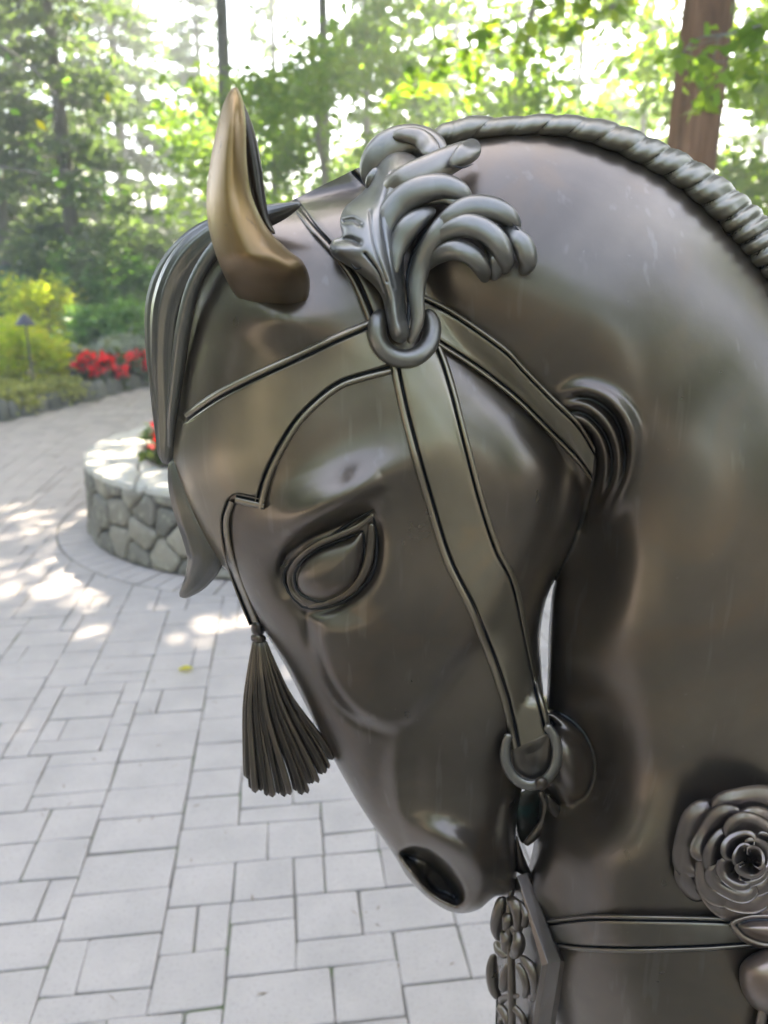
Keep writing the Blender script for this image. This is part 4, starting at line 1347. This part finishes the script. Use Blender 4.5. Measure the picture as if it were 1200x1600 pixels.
def leaf_cloud(P, size, R, aspect=.5, droop=.3, flat=.0):
    """pointed leaves: four corners each, folded a little along the middle"""
    n = len(P)
    d = R.normal(size=(n, 3)); d[:, 2] = d[:, 2] * (1 - flat) * .6 - droop
    d /= np.linalg.norm(d, axis=1, keepdims=True)
    u = R.normal(size=(n, 3)); u[:, 2] *= (1 - flat)
    s_ = np.cross(d, u); s_ /= np.linalg.norm(s_, axis=1, keepdims=True) + 1e-9
    nn = np.cross(d, s_)
    L = (size * R.uniform(.6, 1.3, n))[:, None]
    a = P; b = P + d * L * .45 + s_ * L * aspect * .5 + nn * L * .06
    c = P + d * L; e = P + d * L * .45 - s_ * L * aspect * .5 + nn * L * .06
    V = np.stack([a, b, c, e], 1).reshape(-1, 3)
    return V, np.arange(4 * n).reshape(n, 4)

def clumps(n, R, rx, ry, rz, k=26, spread=.28, shell=.55):
    """leaf places gathered in clumps through an ellipsoid, so that gaps are left between them"""
    c = R.normal(size=(k, 3)); c /= np.linalg.norm(c, axis=1, keepdims=True)
    c *= (R.uniform(shell, 1, k) ** .6)[:, None]
    idx = R.integers(0, k, n)
    p = c[idx] + R.normal(size=(n, 3)) * spread * R.uniform(.5, 1.1, k)[idx][:, None]
    return p * np.array([rx, ry, rz])

def tube_geo(pts, rad, m=8):
    P = np.asarray(pts, float); n = len(P)
    T = np.gradient(P, axis=0); T /= np.linalg.norm(T, axis=1, keepdims=True) + 1e-9
    ref = np.array([1.0, 0, 0]) if abs(T[0][0]) < .8 else np.array([0, 1.0, 0])
    A = np.cross(T, ref); A /= np.linalg.norm(A, axis=1, keepdims=True) + 1e-9
    B = np.cross(T, A)
    V = []
    for i in range(n):
        for j in range(m):
            a = 2 * math.pi * j / m
            V.append(P[i] + (A[i] * math.cos(a) + B[i] * math.sin(a)) * rad[i])
    return np.array(V), grid_faces(n, m, True)

# ------------------------------------------------------------------ shrubs and flowers of the bed
def shrub(px0, px1, py0, py1, Y, mat, leaf, n, name, label, cat='shrub', group=None, seed=0, aspect=.5, k=22, flowers=None, flat=.2, spread=.26):
    R = np.random.default_rng(seed + 100)
    a, b = at((px0 + px1) / 2, py0, Y), at((px0 + px1) / 2, py1, Y)
    cx_, zt, zb = float(a[0]), float(a[2]), float(b[2])
    rx = (px1 - px0) / 2 * (Y * CP) / F_PX * 1.03; rz = (zt - zb) / 2
    t = thing(name, label, cat, (cx_, Y, max(zb, .08)), group)
    P = clumps(n, R, rx * .92, min(rx, 1.2) * .9, rz * .92, k, spread) + np.array([0, 0, (zt + zb) / 2 - max(zb, .08)])
    V, Q_ = leaf_cloud(P, leaf, R, aspect, .1, flat)
    fast_mesh('foliage', V, Q_, mat, t)
    ch = []
    for q in range(5):
        x, y = R.uniform(-.5, .5, 2) * rx
        ch.append(tube_geo([(0, 0, -.25), (x * .5, y * .5, rz * .5), (x, y, rz * 1.3)], [.02, .014, .006], 6))
    joined('stem', ch, M['bark'], t)
    if flowers:
        mat2, nf, fs, ztop = flowers
        i = R.choice(len(P), nf * 3)
        pp = P[i]; pp = pp[np.argsort(-(pp[:, 2] * .6 - pp[:, 1] * .4))][:nf]
        for q in range(nf):
            pr = pp[q] + R.normal(size=(14, 3)) * fs * .22 + np.array([0, -.03, ztop])
            V, Q_ = leaf_cloud(pr, fs * .75, R, .9, -.1, .0)
            fast_mesh('bloom', V, Q_, mat2, t)
    return t

g_ = 'shrubs planted in the bed behind the kerb'
shrub(-50, 92, 505, 618, 9.9, M['lime'], .10, 5200, 'shrub', 'bright lime shrub growing round the post of the path lamp', group=g_, seed=1, aspect=.35, k=30)
shrub(10, 108, 428, 540, 12.2, M['lime'], .10, 3600, 'shrub', 'yellow-green shrub behind the path lamp and below the rhododendrons', group=g_, seed=2, aspect=.35, k=24)
shrub(70, 165, 396, 520, 13.8, M['rhodo'], .17, 2600, 'rhododendron', 'tall glossy green rhododendron with one orange bloom behind the lime shrub', group=g_, seed=3, aspect=.38)
shrub(150, 262, 402, 530, 14.5, M['rhodo'], .17, 2600, 'rhododendron', 'glossy green rhododendron beside the falling forelock of the statue', group=g_, seed=4, aspect=.38)
shrub(96, 190, 480, 572, 11.8, M['rhodo'], .14, 2200, 'rhododendron', 'low green rhododendron above the silver foliage and red begonias', group=g_, seed=5, aspect=.38)
shrub(160, 262, 478, 568, 12.0, M['rhodo'], .12, 2300, 'shrub', 'leafy green shrub with pale flecks behind the red begonias', group=g_, seed=6, aspect=.45)
shrub(130, 270, 345, 440, 17.5, M['fir'], .2, 2600, 'shrub', 'dark shaded shrub at the edge of the woods behind the rhododendrons', group=g_, seed=7)
shrub(-40, 60, 440, 520, 13.0, M['rhodo'], .12, 1600, 'shrub', 'small green shrub in front of the dark green garden bin', group=g_, seed=8)
shrub(75, 150, 545, 612, 10.9, M['silver'], .11, 1300, 'silver_plant', 'silver-grey leafy plant between the lime shrub and the red begonias', 'plant', seed=9, aspect=.5)
shrub(135, 235, 525, 570, 11.3, M['silver'], .11, 1300, 'silver_plant', 'silver-grey plant just above the red begonias', 'plant', seed=10, aspect=.5)
gb = 'red begonias along the kerb'
for i, (x0, x1, y0, y1, Y, nf, lb) in enumerate(((120, 150, 552, 600, 10.3, 7, 'small red begonia at the left end of the begonia row'),
                                       (140, 175, 562, 612, 10.15, 11, 'red begonia hanging over the kerb near the yellow ground cover'),
                                       (160, 195, 545, 612, 10.5, 13, 'tallest red begonia in the middle of the begonia row'),
                                       (185, 218, 556, 600, 10.8, 11, 'red begonia next to the forelock of the statue'),
                                       (206, 248, 545, 598, 11.1, 12, 'red begonia partly hidden by the forelock of the statue'))):
    shrub(x0, x1, y0, y1, Y, M['begonia_leaf'], .08, 500, 'begonia', lb, 'flower', gb, 20 + i, .7, 10, (M['red'], nf, .11, .0))
for i, (x0, x1, y0, y1, Y, lb) in enumerate(((-60, 60, 596, 648, 8.7, 'yellow-green ground cover spilling over the near end of the kerb'),
                                   (30, 122, 590, 628, 9.4, 'yellow-green ground cover mound below the path lamp'),
                                   (-80, 30, 575, 640, 9.3, 'green ground cover mound beside the lime shrub at the picture edge'))):
    shrub(x0, x1, y0, y1, Y, M['cover'], .06, 3200, 'ground_cover_plant', lb, 'plant', 'low plants behind the kerb', 30 + i, .5, 26)
# begonias in the round planter
for i, (dx, dy, lb) in enumerate(((-.72, -.08, 'red begonia at the left rim of the round stone planter'), (-.55, -.52, 'red begonia in the round planter behind the forelock'), (-.40, .30, 'red begonia at the far rim of the round planter'),
                              (0, 0, 'red begonia in the middle of the round planter'), (.05, -.6, 'red begonia behind the tassel side of the round planter'))):
    R = np.random.default_rng(50 + i)
    t = thing('begonia', lb, 'flower', (PL_C[0] + dx, PL_C[1] + dy, WH - .02), 'begonias in the round planter')
    P = clumps(380, R, .17, .17, .11, 12) + np.array([0, 0, .10])
    V, Q_ = leaf_cloud(P, .06, R, .7, .1, .2); fast_mesh('foliage', V, Q_, M['begonia_leaf'], t)
    for q in range(11):
        c_ = P[R.integers(0, 380)] * np.array([1, 1, .6]) + np.array([0, 0, .09])
        V, Q_ = leaf_cloud(c_ + R.normal(size=(16, 3)) * .016, .045, R, .9, -.1); fast_mesh('bloom', V, Q_, M['red'], t)

# ------------------------------------------------------------------ path lamp, bin, sign, boulder, fallen leaf
lp = at(40, 508, 9.3)
lamp = thing('path_lamp', 'grey cone-shaded garden path lamp on a thin post among lime shrubs', 'lamp', (float(lp[0]), 9.3, .12))
M['lampmetal'] = plain('lamp_metal', (.10, .10, .125), .5, .5)
hz = float(lp[2]) - .12
V, F = [], []
prof = [(.004, .135), (.012, .133), (.03, .115), (.06, .080), (.095, .035), (.115, .004), (.113, -.002), (.06, .03), (.02, .05)]
for r_, z in prof:
    for k in range(24): V.append((r_ * math.cos(2 * math.pi * k / 24), r_ * math.sin(2 * math.pi * k / 24), hz + z))
make_mesh('lamp_shade', V, grid_faces(len(prof), 24, True), M['lampmetal'], True, lamp)
v_, f_ = tube_geo([(0, 0, -.1), (0, 0, hz * .5), (0, 0, hz + .06)], [.011, .011, .011], 10)
make_mesh('post', v_, f_, M['lampmetal'], True, lamp)

b0 = at(8, 475, 15.0)
nt = NT('bin_green'); principled(nt, (.035, .095, .06), .6); M['bin'] = nt.m
bin_ = thing('garden_bin', 'dark green square garden bin standing behind the shrubs at the edge of the woods', 'bin', (float(b0[0]) - .1, 15.0, float(b0[2])))
W_ = .52; h0 = float(at(8, 414, 15.0)[2] - b0[2])
V = []
for z, s_ in ((-.35, .88), (h0 * .80, .98), (h0 * .96, .95), (h0, .86)):
    for (x, y) in ((-1, -.8), (1, -.8), (1, .8), (-1, .8)): V.append((x * W_ * s_, y * W_ * s_, z))
F = [[r_ * 4 + k, r_ * 4 + (k + 1) % 4, r_ * 4 + 4 + (k + 1) % 4, r_ * 4 + 4 + k] for r_ in range(3) for k in range(4)] + [[12, 13, 14, 15]]
bb = make_mesh('bin_body', V, F, M['bin'], False, bin_); mo = bb.modifiers.new('bevel', 'BEVEL'); mo.width = .03; mo.segments = 3
V = [(x * W_ * 1.02, y * W_ * .84, z) for z in (h0 * .80, h0 * .86) for (x, y) in ((-1, -1), (1, -1), (1, 1), (-1, 1))]
make_mesh('rim', V, [[0, 1, 5, 4], [1, 2, 6, 5], [2, 3, 7, 6], [3, 0, 4, 7], [4, 5, 6, 7]], M['bin'], False, bin_)
s0 = at(23, 420, 15.6)
M['signwhite'] = plain('sign_white', (.72, .72, .76), .5); M['signgrey'] = plain('sign_grey', (.25, .25, .28), .6); M['signyellow'] = plain('sign_board_cream', (.55, .50, .28), .6)
sg = thing('notice_sign', 'small white notice sign on a post behind the green garden bin', 'sign', (float(s0[0]), 15.6, float(s0[2])))
def boxm(name, x0, x1, y0, y1, z0, z1, mat, parent, bev=0.0):
    V = [(x, y, z) for z in (z0, z1) for (x, y) in ((x0, y0), (x1, y0), (x1, y1), (x0, y1))]
    o = make_mesh(name, V, [[3, 2, 1, 0], [4, 5, 6, 7], [0, 1, 5, 4], [1, 2, 6, 5], [2, 3, 7, 6], [3, 0, 4, 7]], mat, False, parent)
    if bev: m_ = o.modifiers.new('bevel', 'BEVEL'); m_.width = bev; m_.segments = 2
    return o
boxm('board', -.15, .15, -.012, .012, -.02, .34, M['signwhite'], sg, .006)
boxm('post', -.03, .03, .014, .06, -1.6, .3, M['bark'], sg)
boxm('print', -.03, .04, -.0145, -.0125, .10, .2, M['signgrey'], sg)
c0 = at(2, 400, 16.4)
rk = thing('boulder', 'rounded pale yellow boulder behind the green bin', 'rock', (float(c0[0]) - .1, 16.4, float(c0[2]) - .2))
Vr = []
for i in range(13):
    ph = math.pi * i / 12
    for j in range(20):
        th = 2 * math.pi * j / 20
        w_ = 1 + .12 * math.sin(3 * th + 2 * ph) + .08 * math.sin(5 * th - ph * 3)
        Vr.append((.50 * w_ * math.sin(ph) * math.cos(th), .4 * w_ * math.sin(ph) * math.sin(th), .2 + .27 * w_ * math.cos(ph)))
M['boulder'] = stone_mat('boulder_stone', (.45, .40, .22), (.5, .45, .25), (.5, .42, .2), (.5, .48, .3))
make_mesh('rock_body', Vr, grid_faces(13, 20, True), M['boulder'], True, rk)
fl = ground_pt(290, 1048, .004)
Vl = []; 
for i in range(9):
    t_ = i / 8; w_ = .016 * math.sin(math.pi * min(1, t_ * .96 + .02)) ** .7
    for s_ in (-1, 0, 1): Vl.append((-.028 + .056 * t_, s_ * w_, .003 + (.006 if s_ else .002) + .006 * math.sin(t_ * 3)))
fl_o = make_mesh('fallen_leaf', Vl, grid_faces(9, 3), M['yellowleaf'], True); fl_o.location = fl; fl_o.rotation_euler = (0, 0, .2)
tag(fl_o, 'small dry yellow leaf lying on the paving', 'leaf')
# ------------------------------------------------------------------ trees
def conifer_sprays(R, h0, h1, r0, r1, whorls, per, leaf, dens, droop=.25):
    """drooping boughs in whorls, each carrying sprays of needles"""
    P = []; B = []
    for w_ in range(whorls):
        t = (w_ + R.uniform(0, .6)) / whorls
        z = h0 + (h1 - h0) * t; rad = r0 + (r1 - r0) * t
        for b in range(per):
            a = R.uniform(0, 2 * math.pi); L = rad * R.uniform(.55, 1.1)
            n_ = int(dens * L)
            s_ = R.uniform(.12, 1, n_) ** .7
            x = np.cos(a) * L * s_; y = np.sin(a) * L * s_
            zz = z - droop * L * s_ ** 1.7 + .10 * L * s_
            side = R.normal(size=(n_, 3)) * np.array([.16, .16, .07]) * (L * .35 + .3)
            P.append(np.stack([x, y, zz], -1) + side)
            B.append([(0, 0, z), (math.cos(a) * L * .5, math.sin(a) * L * .5, z - droop * L * .3 + .05 * L), (math.cos(a) * L * .95, math.sin(a) * L * .95, z - droop * L * .9 + .09 * L)])
    return np.concatenate(P), B

def trunk_mesh(h, r, R, bend=.15, bough=None):
    n = 14; z = np.linspace(-.4, h, n)
    px = np.cumsum(R.normal(size=n) * bend * .12); py = np.cumsum(R.normal(size=n) * bend * .12)
    px -= px[0]; py -= py[0]
    rad = r * (1 - .8 * np.clip(z, 0, h) / h) + r * .35 * np.exp(-np.clip(z, 0, 99) / .35)
    ch = [tube_geo(np.stack([px, py, z], -1), rad, 14)]
    for b in (bough or []):
        L = len(b); ch.append(tube_geo(b, [r * .16, r * .09, r * .03][:L], 5))
    V, F, o = [], [], 0
    for v, f_ in ch:
        V.append(v); F += [[i + o for i in q] for q in f_]; o += len(v)
    return np.concatenate(V), F

protos = {}
def proto(key):
    """mesh data of one kind of tree: trunk with boughs, crown"""
    if key in protos: return protos[key]
    R = np.random.default_rng(sum(ord(c) for c in key) + 7)
    kind = key[:-1]
    if kind == 'fir':
        P, B = conifer_sprays(R, 1.6, 13, 2.6, .5, 26, 5, .2, 70)
        V, Q_ = leaf_cloud(P, .24, R, .34, .35, .3); tv, tf = trunk_mesh(13.5, .20, R, .1, B[::2]); lm, bm = M['fir'], M['bark']
    elif kind == 'lowfir':
        P, B = conifer_sprays(R, .5, 11, 2.4, .4, 28, 6, .2, 75, .3)
        V, Q_ = leaf_cloud(P, .22, R, .34, .4, .3); tv, tf = trunk_mesh(11.5, .17, R, .1, B[::2]); lm, bm = M['fir'], M['bark']
    elif kind == 'maple':
        P = np.concatenate([clumps(5200, R, 2.6, 2.4, 1.7, 34, .17) + np.array([0, 0, 3.6]), clumps(2400, R, 2.0, 1.8, .8, 20, .18) + np.array([0, 0, 2.0])])
        V, Q_ = leaf_cloud(P, .15, R, .8, .2, .4)
        B = [[(0, 0, 1.2), (math.cos(a) * 1.0, math.sin(a) * 1.0, 2.2 + .5 * math.sin(a * 3)), (math.cos(a) * 2.1, math.sin(a) * 2.1, 3.4)] for a in np.linspace(0, 6, 8)]
        tv, tf = trunk_mesh(5, .12, R, .3, B); lm, bm = M['maple'], M['bark']
    elif kind == 'tall':                                   # high crown on a bare bole
        P, B = conifer_sprays(R, 6.5, 17, 4.2, 1.2, 20, 6, .2, 60, .15)
        V, Q_ = leaf_cloud(P, .34, R, .42, .25, .4); tv, tf = trunk_mesh(17.5, .18, R, .15, B[::2]); lm, bm = M['fir'], M['cedar_bark']
    elif kind == 'slim':                                   # slender bole, small high crown
        P, B = conifer_sprays(R, 8.0, 15.5, 3.5, .8, 15, 8, .2, 110, .12)
        V, Q_ = leaf_cloud(P, .32, R, .42, .25, .4); tv, tf = trunk_mesh(16, .135, R, .12, B[::2]); lm, bm = M['fir'], M['bark']
    elif kind == 'pole':                                   # thin far trunk with little foliage
        P, B = conifer_sprays(R, 4.5, 15, 1.6, .6, 12, 3, .2, 60, .2)
        V, Q_ = leaf_cloud(P, .24, R, .4, .3, .3); tv, tf = trunk_mesh(16, .12, R, .1, B[::2]); lm, bm = M['fir'], M['bark']
    c_ = fast_mesh('crown', V, Q_, lm); c_.data.name = key + '_crown'
    t_ = make_mesh('trunk', tv, tf, bm, True)
    md = (t_.data, c_.data)
    bpy.data.objects.remove(t_); bpy.data.objects.remove(c_)
    protos[key] = md
    return md

def tree(key, px, Y, scale=1.0, rot=0.0, label='', name='tree', group=None, zb=None, sz=1.0):
    x = float(at(px, 430, Y)[0])
    t = thing(name, label, 'tree', (x, Y, .3 if zb is None else zb), group)
    t.scale = (scale, scale, scale * sz); t.rotation_euler = (0, 0, rot)
    md = proto(key)
    for nm, d in (('trunk', md[0]), ('crown', md[1])):
        link(bpy.data.objects.new(nm, d), t)
    return t
# beside the bed, left
gf = 'trees at the edge of the woods'
tree('lowfirA', 70, 19, 1.0, .3, 'bushy grey-green fir behind the rhododendrons and dark bin', 'fir_tree', gf)
tree('lowfirB', -60, 17, 1.05, 1.3, 'dense fir at the left picture edge behind the green bin', 'fir_tree', gf)
tree('lowfirA', 205, 22, 1.1, 2.3, 'bushy fir rising behind the falling forelock', 'fir_tree', gf)
tree('slimA', 368, 13.5, .92, .8, 'slender conifer added behind the pricked ear so that its high crown shades the path', 'fir_tree', gf)  # added to keep sun off the path; trunk tucked behind the ear
tree('slimB', 512, 17.0, .95, 2.8, 'slender conifer trunk with high crown between the ear and the crest leaf', 'fir_tree', gf)
tree('lowfirB', 330, 26, 1.0, 4.3, 'far pale fir behind the pricked ear', 'fir_tree', gf)
tree('firB', 12, 15.5, .9, 2.2, 'fir with slender trunk at the left picture edge above the lime shrub', 'fir_tree', gf)
tree('firA', 120, 15, .8, 5.1, 'young fir with drooping boughs above the rhododendrons', 'fir_tree', gf)
gm = 'maples in the clearing'
tree('mapleA', 520, 13, .85, 0, 'sunlit green maple between the ear and the crown ornament', 'maple_tree', gm, .2)
tree('mapleB', 430, 17, .95, 2, 'pale green maple just behind the dark edge of the ear', 'maple_tree', gm, .3)
tree('mapleA', 790, 15, 1.15, 3, 'bright yellow-green maple above the crest of the neck', 'maple_tree', gm, 1.2)
tree('mapleB', 1230, 12, 1.0, 1, 'sunlit maple right of the thick brown cedar trunk', 'maple_tree', gm, .3)
tree('mapleA', 950, 24, 1.1, 5, 'small far maple behind the rope of the mane', 'maple_tree', gm, .5)
tree('mapleB', 640, 27, 1.1, 2.5, 'far hazy maple behind the acanthus ornament', 'maple_tree', gm, .3)
gp = 'thin trunks in the clearing'
for i, (px, Y, s_, lb) in enumerate(((575, 21, 1.0, 'thin straight trunk left of centre against the white sky'), (600, 24, 1.0, 'second thin trunk close beside another one against the white sky'),
                             (672, 22, .9, 'thin trunk above the acanthus ornament'), (705, 26, 1.1, 'far thin trunk above the leafy crest'), (790, 23, 1.0, 'thin trunk behind the yellow-green maple'),
                             (885, 25, 1.0, 'far thin trunk over the middle of the neck'), (985, 22, .9, 'thin trunk left of the thick cedar trunk'), (1165, 24, 1.1, 'thin trunk right of the thick cedar trunk'),
                             (240, 26, 1.2, 'far thin trunk left of the fir with the bare trunk'), (440, 25, 1.0, 'far thin trunk just right of the ear'))):
    tree('poleA' if i % 2 else 'poleB', px, Y, s_, i * 1.1, lb, 'pine_tree', gp, .3)
# the thick cedar trunk on the right
R = np.random.default_rng(4)
cx_ = float(at(1078, 200, 6.6)[0])
ced = thing('cedar_tree', 'thick brown cedar trunk with a healed knot rising behind the mane', 'tree', (cx_, 6.6, 0))
n = 30; z = np.linspace(-.1, 16, n); rad = .195 * (1 - .5 * z / 16) + .10 * np.exp(-z / .9)
V = []
m = 40
for i in range(n):
    for j in range(m):
        a = 2 * math.pi * j / m
        rr = rad[i] * (1 + .05 * math.sin(5 * a + z[i] * .3) + .035 * math.sin(11 * a - z[i] * .5) + .02 * math.sin(23 * a + z[i]))
        V.append((rr * math.cos(a) + .015 * z[i], rr * math.sin(a), z[i]))
make_mesh('trunk', V, grid_faces(n, m, True), M['cedar_bark'], True, ced)
kz = float(at(1105, 157, 6.4)[2])
Vk = []
for i in range(7):
    rr = (.075, .07, .052, .04, .034, .02, .002)[i]; oo = (.0, .035, .045, .03, .018, .022, .026)[i]
    for j in range(16):
        a = 2 * math.pi * j / 16
        Vk.append((.075 + rr * .7 * math.cos(a), -rad[4] * .93 - oo, kz + rr * 1.2 * math.sin(a)))
make_mesh('knot', Vk, grid_faces(7, 16, True), M['cedar_bark'], True, ced)
Pc, Bc = conifer_sprays(R, 5.5, 15, 5.0, 1.5, 20, 7, .2, 70, .12)
Vc, Qc_ = leaf_cloud(Pc, .36, R, .45, .2, .5)
fast_mesh('crown', Vc, Qc_, M['fir'], ced)
joined('limb', [tube_geo(b, [.05, .03, .01], 6) for b in Bc[::2]], M['cedar_bark'], ced)

# near leafy sprays hanging into the top of the picture
def spray(name, label, pts, Y, leaf, mat, per, seed, r0=.012, group=None, extra=None):
    R = np.random.default_rng(seed)
    W = np.array([at(x, y, Y + dy) for (x, y, dy) in pts])
    W = np.array(smooth_line(W.tolist(), 24)) if len(W) > 2 else W
    o = W[0].copy()
    t = thing(name, label, 'branch', tuple(float(v) for v in o), group)
    ch = [tube_geo(W - o, np.linspace(r0, r0 * .25, len(W)), 7)]
    P = []
    for i in range(3, len(W), 2):
        L = R.uniform(.18, .5); a = R.normal(size=3); a[2] = -abs(a[2]) * .5; a /= np.linalg.norm(a)
        tw = [W[i] - o, W[i] - o + a * L * .5 + np.array([0, 0, .02]), W[i] - o + a * L]
        ch.append(tube_geo(tw, [r0 * .35, r0 * .22, r0 * .1], 5))
        for q in range(per):
            s_ = R.uniform(.2, 1); P.append(tw[0] * (1 - s_) + tw[2] * s_ + R.normal(size=3) * .035)
    joined('twig', ch, M['bark'], t)
    V, Q_ = leaf_cloud(np.array(P), leaf, R, .62, .5, .1)
    fast_mesh('foliage', V, Q_, mat, t)
    if extra:
        for (x, y, dy) in extra:
            c_ = at(x, y, Y + dy) - o
            V, Q_ = leaf_cloud(np.array([c_]), leaf * 1.1, R, .5, 1.6, .1)
            fast_mesh('leaf', V, Q_, M['yellowleaf'], t)
    return t
gs = 'leafy branches hanging into the top of the view'
spray('branch', 'bare-looking twiggy branch with sparse yellow leaves at the top left', [(-80, 20, 0), (0, 70, 0), (60, 115, .1), (90, 170, .1), (60, 230, 0)], 5.2, .08, M['rhodo'], 1, 1, .012, gs, [(112, 20, 0), (168, 142, 0), (55, 186, 0)])
spray('branch', 'low twig with pale green leaves left of the ear', [(-40, 250, 0), (60, 270, 0), (150, 265, .1), (230, 290, .1)], 5.6, .08, M['rhodo'], 2, 2, .008, gs)
spray('branch', 'leafy maple branch crossing in front of the top of the cedar trunk', [(1330, -40, 0), (1240, 20, 0), (1150, 50, .1), (1090, 60, .2), (1060, 90, .2)], 4.6, .11, M['maple'], 9, 3, .012, gs)
spray('branch', 'maple branch with bright leaves at the top right corner beside the cedar', [(1340, 60, 0), (1260, 60, 0), (1190, 75, .1), (1140, 95, .2)], 4.9, .11, M['maple'], 9, 4, .01, gs)
spray('branch', 'yellow-green maple branch across the top centre', [(1000, -60, 0), (900, -10, 0), (800, 30, .2), (720, 60, .3), (650, 90, .3)], 6.5, .13, M['maple'], 12, 5, .015, gs)
spray('branch', 'lower maple branch reaching left over the crest of the neck', [(960, 10, 0), (880, 40, 0), (790, 70, .2), (700, 100, .3), (620, 130, .3)], 7.2, .13, M['maple'], 10, 6, .012, gs)

# canopy that shades the court, and the woods behind the photographer
R = np.random.default_rng(9)
for i, (x, y, s_, k) in enumerate(((-5.7, 8.3, .95, 'tallA'), (-8.6, 13.0, 1.0, 'tallB'), (6.2, 10.0, 1.0, 'tallA'), (8.5, 14.5, 1.0, 'tallB'))):
    pxx = 600 + 1200 * x / (y * CP + .0)
    t = tree(k, pxx, y, s_, i * 1.7, ('tall conifer with a high shading crown, ' + ('rising from the bed beside the kerb', 'far left beyond the green bin', 'right of the thick cedar trunk', 'far right of the court')[i]), 'conifer_tree', 'tall conifers shading the court', .2)
Vs, Qs, o_ = [], [], 0
for k in range(46):
    a = math.radians(R.uniform(100, 440))
    r_ = R.uniform(10, 17)
    if math.sin(a) > .55: continue
    P = clumps(900, R, 2.6, 2.6, R.uniform(3.4, 5.2), 22, .24) + np.array([r_ * math.cos(a), r_ * math.sin(a) + 1, R.uniform(3.6, 5.5)])
    V, Q_ = leaf_cloud(P, .55, R, .6, .2, .2)
    Vs.append(V); Qs.append(Q_ + o_); o_ += len(V)
wd = fast_mesh('woods', np.concatenate(Vs), np.concatenate(Qs), M['fir']); tag(wd, kind='stuff')
# far mass of trees closing the horizon
Vs, Qs, o_ = [], [], 0
for k in range(60):
    a = math.radians(R.uniform(20, 160)); r_ = R.uniform(34, 48)
    hz_ = R.uniform(1.2, 2.6)
    P = clumps(420, R, 3.0, 3.0, hz_, 20, .26) + np.array([r_ * math.cos(a), r_ * math.sin(a), hz_ * .7])
    V, Q_ = leaf_cloud(P, .7, R, .6, .2, .2)
    Vs.append(V); Qs.append(Q_ + o_); o_ += len(V)
wd = fast_mesh('woods', np.concatenate(Vs), np.concatenate(Qs), M['maple']); tag(wd, kind='stuff')

# ------------------------------------------------------------------ thin volume added to imitate the lens veiling glare over the background
hz = boxm('glare_haze', -60, 60, -40, 70, -1.2, 26, None, None)
hz.data.materials.clear()
nt = NT('glare_haze_air')
pvn = nt.n("ShaderNodeVolumePrincipled"); pvn.inputs['Color'].default_value = (.95, .97, 1, 1); pvn.inputs['Density'].default_value = .0105; pvn.inputs['Anisotropy'].default_value = .3
nt.l(pvn.outputs[0], nt.out.inputs['Volume'])
hz.data.materials.append(nt.m); tag(hz, kind='stuff')
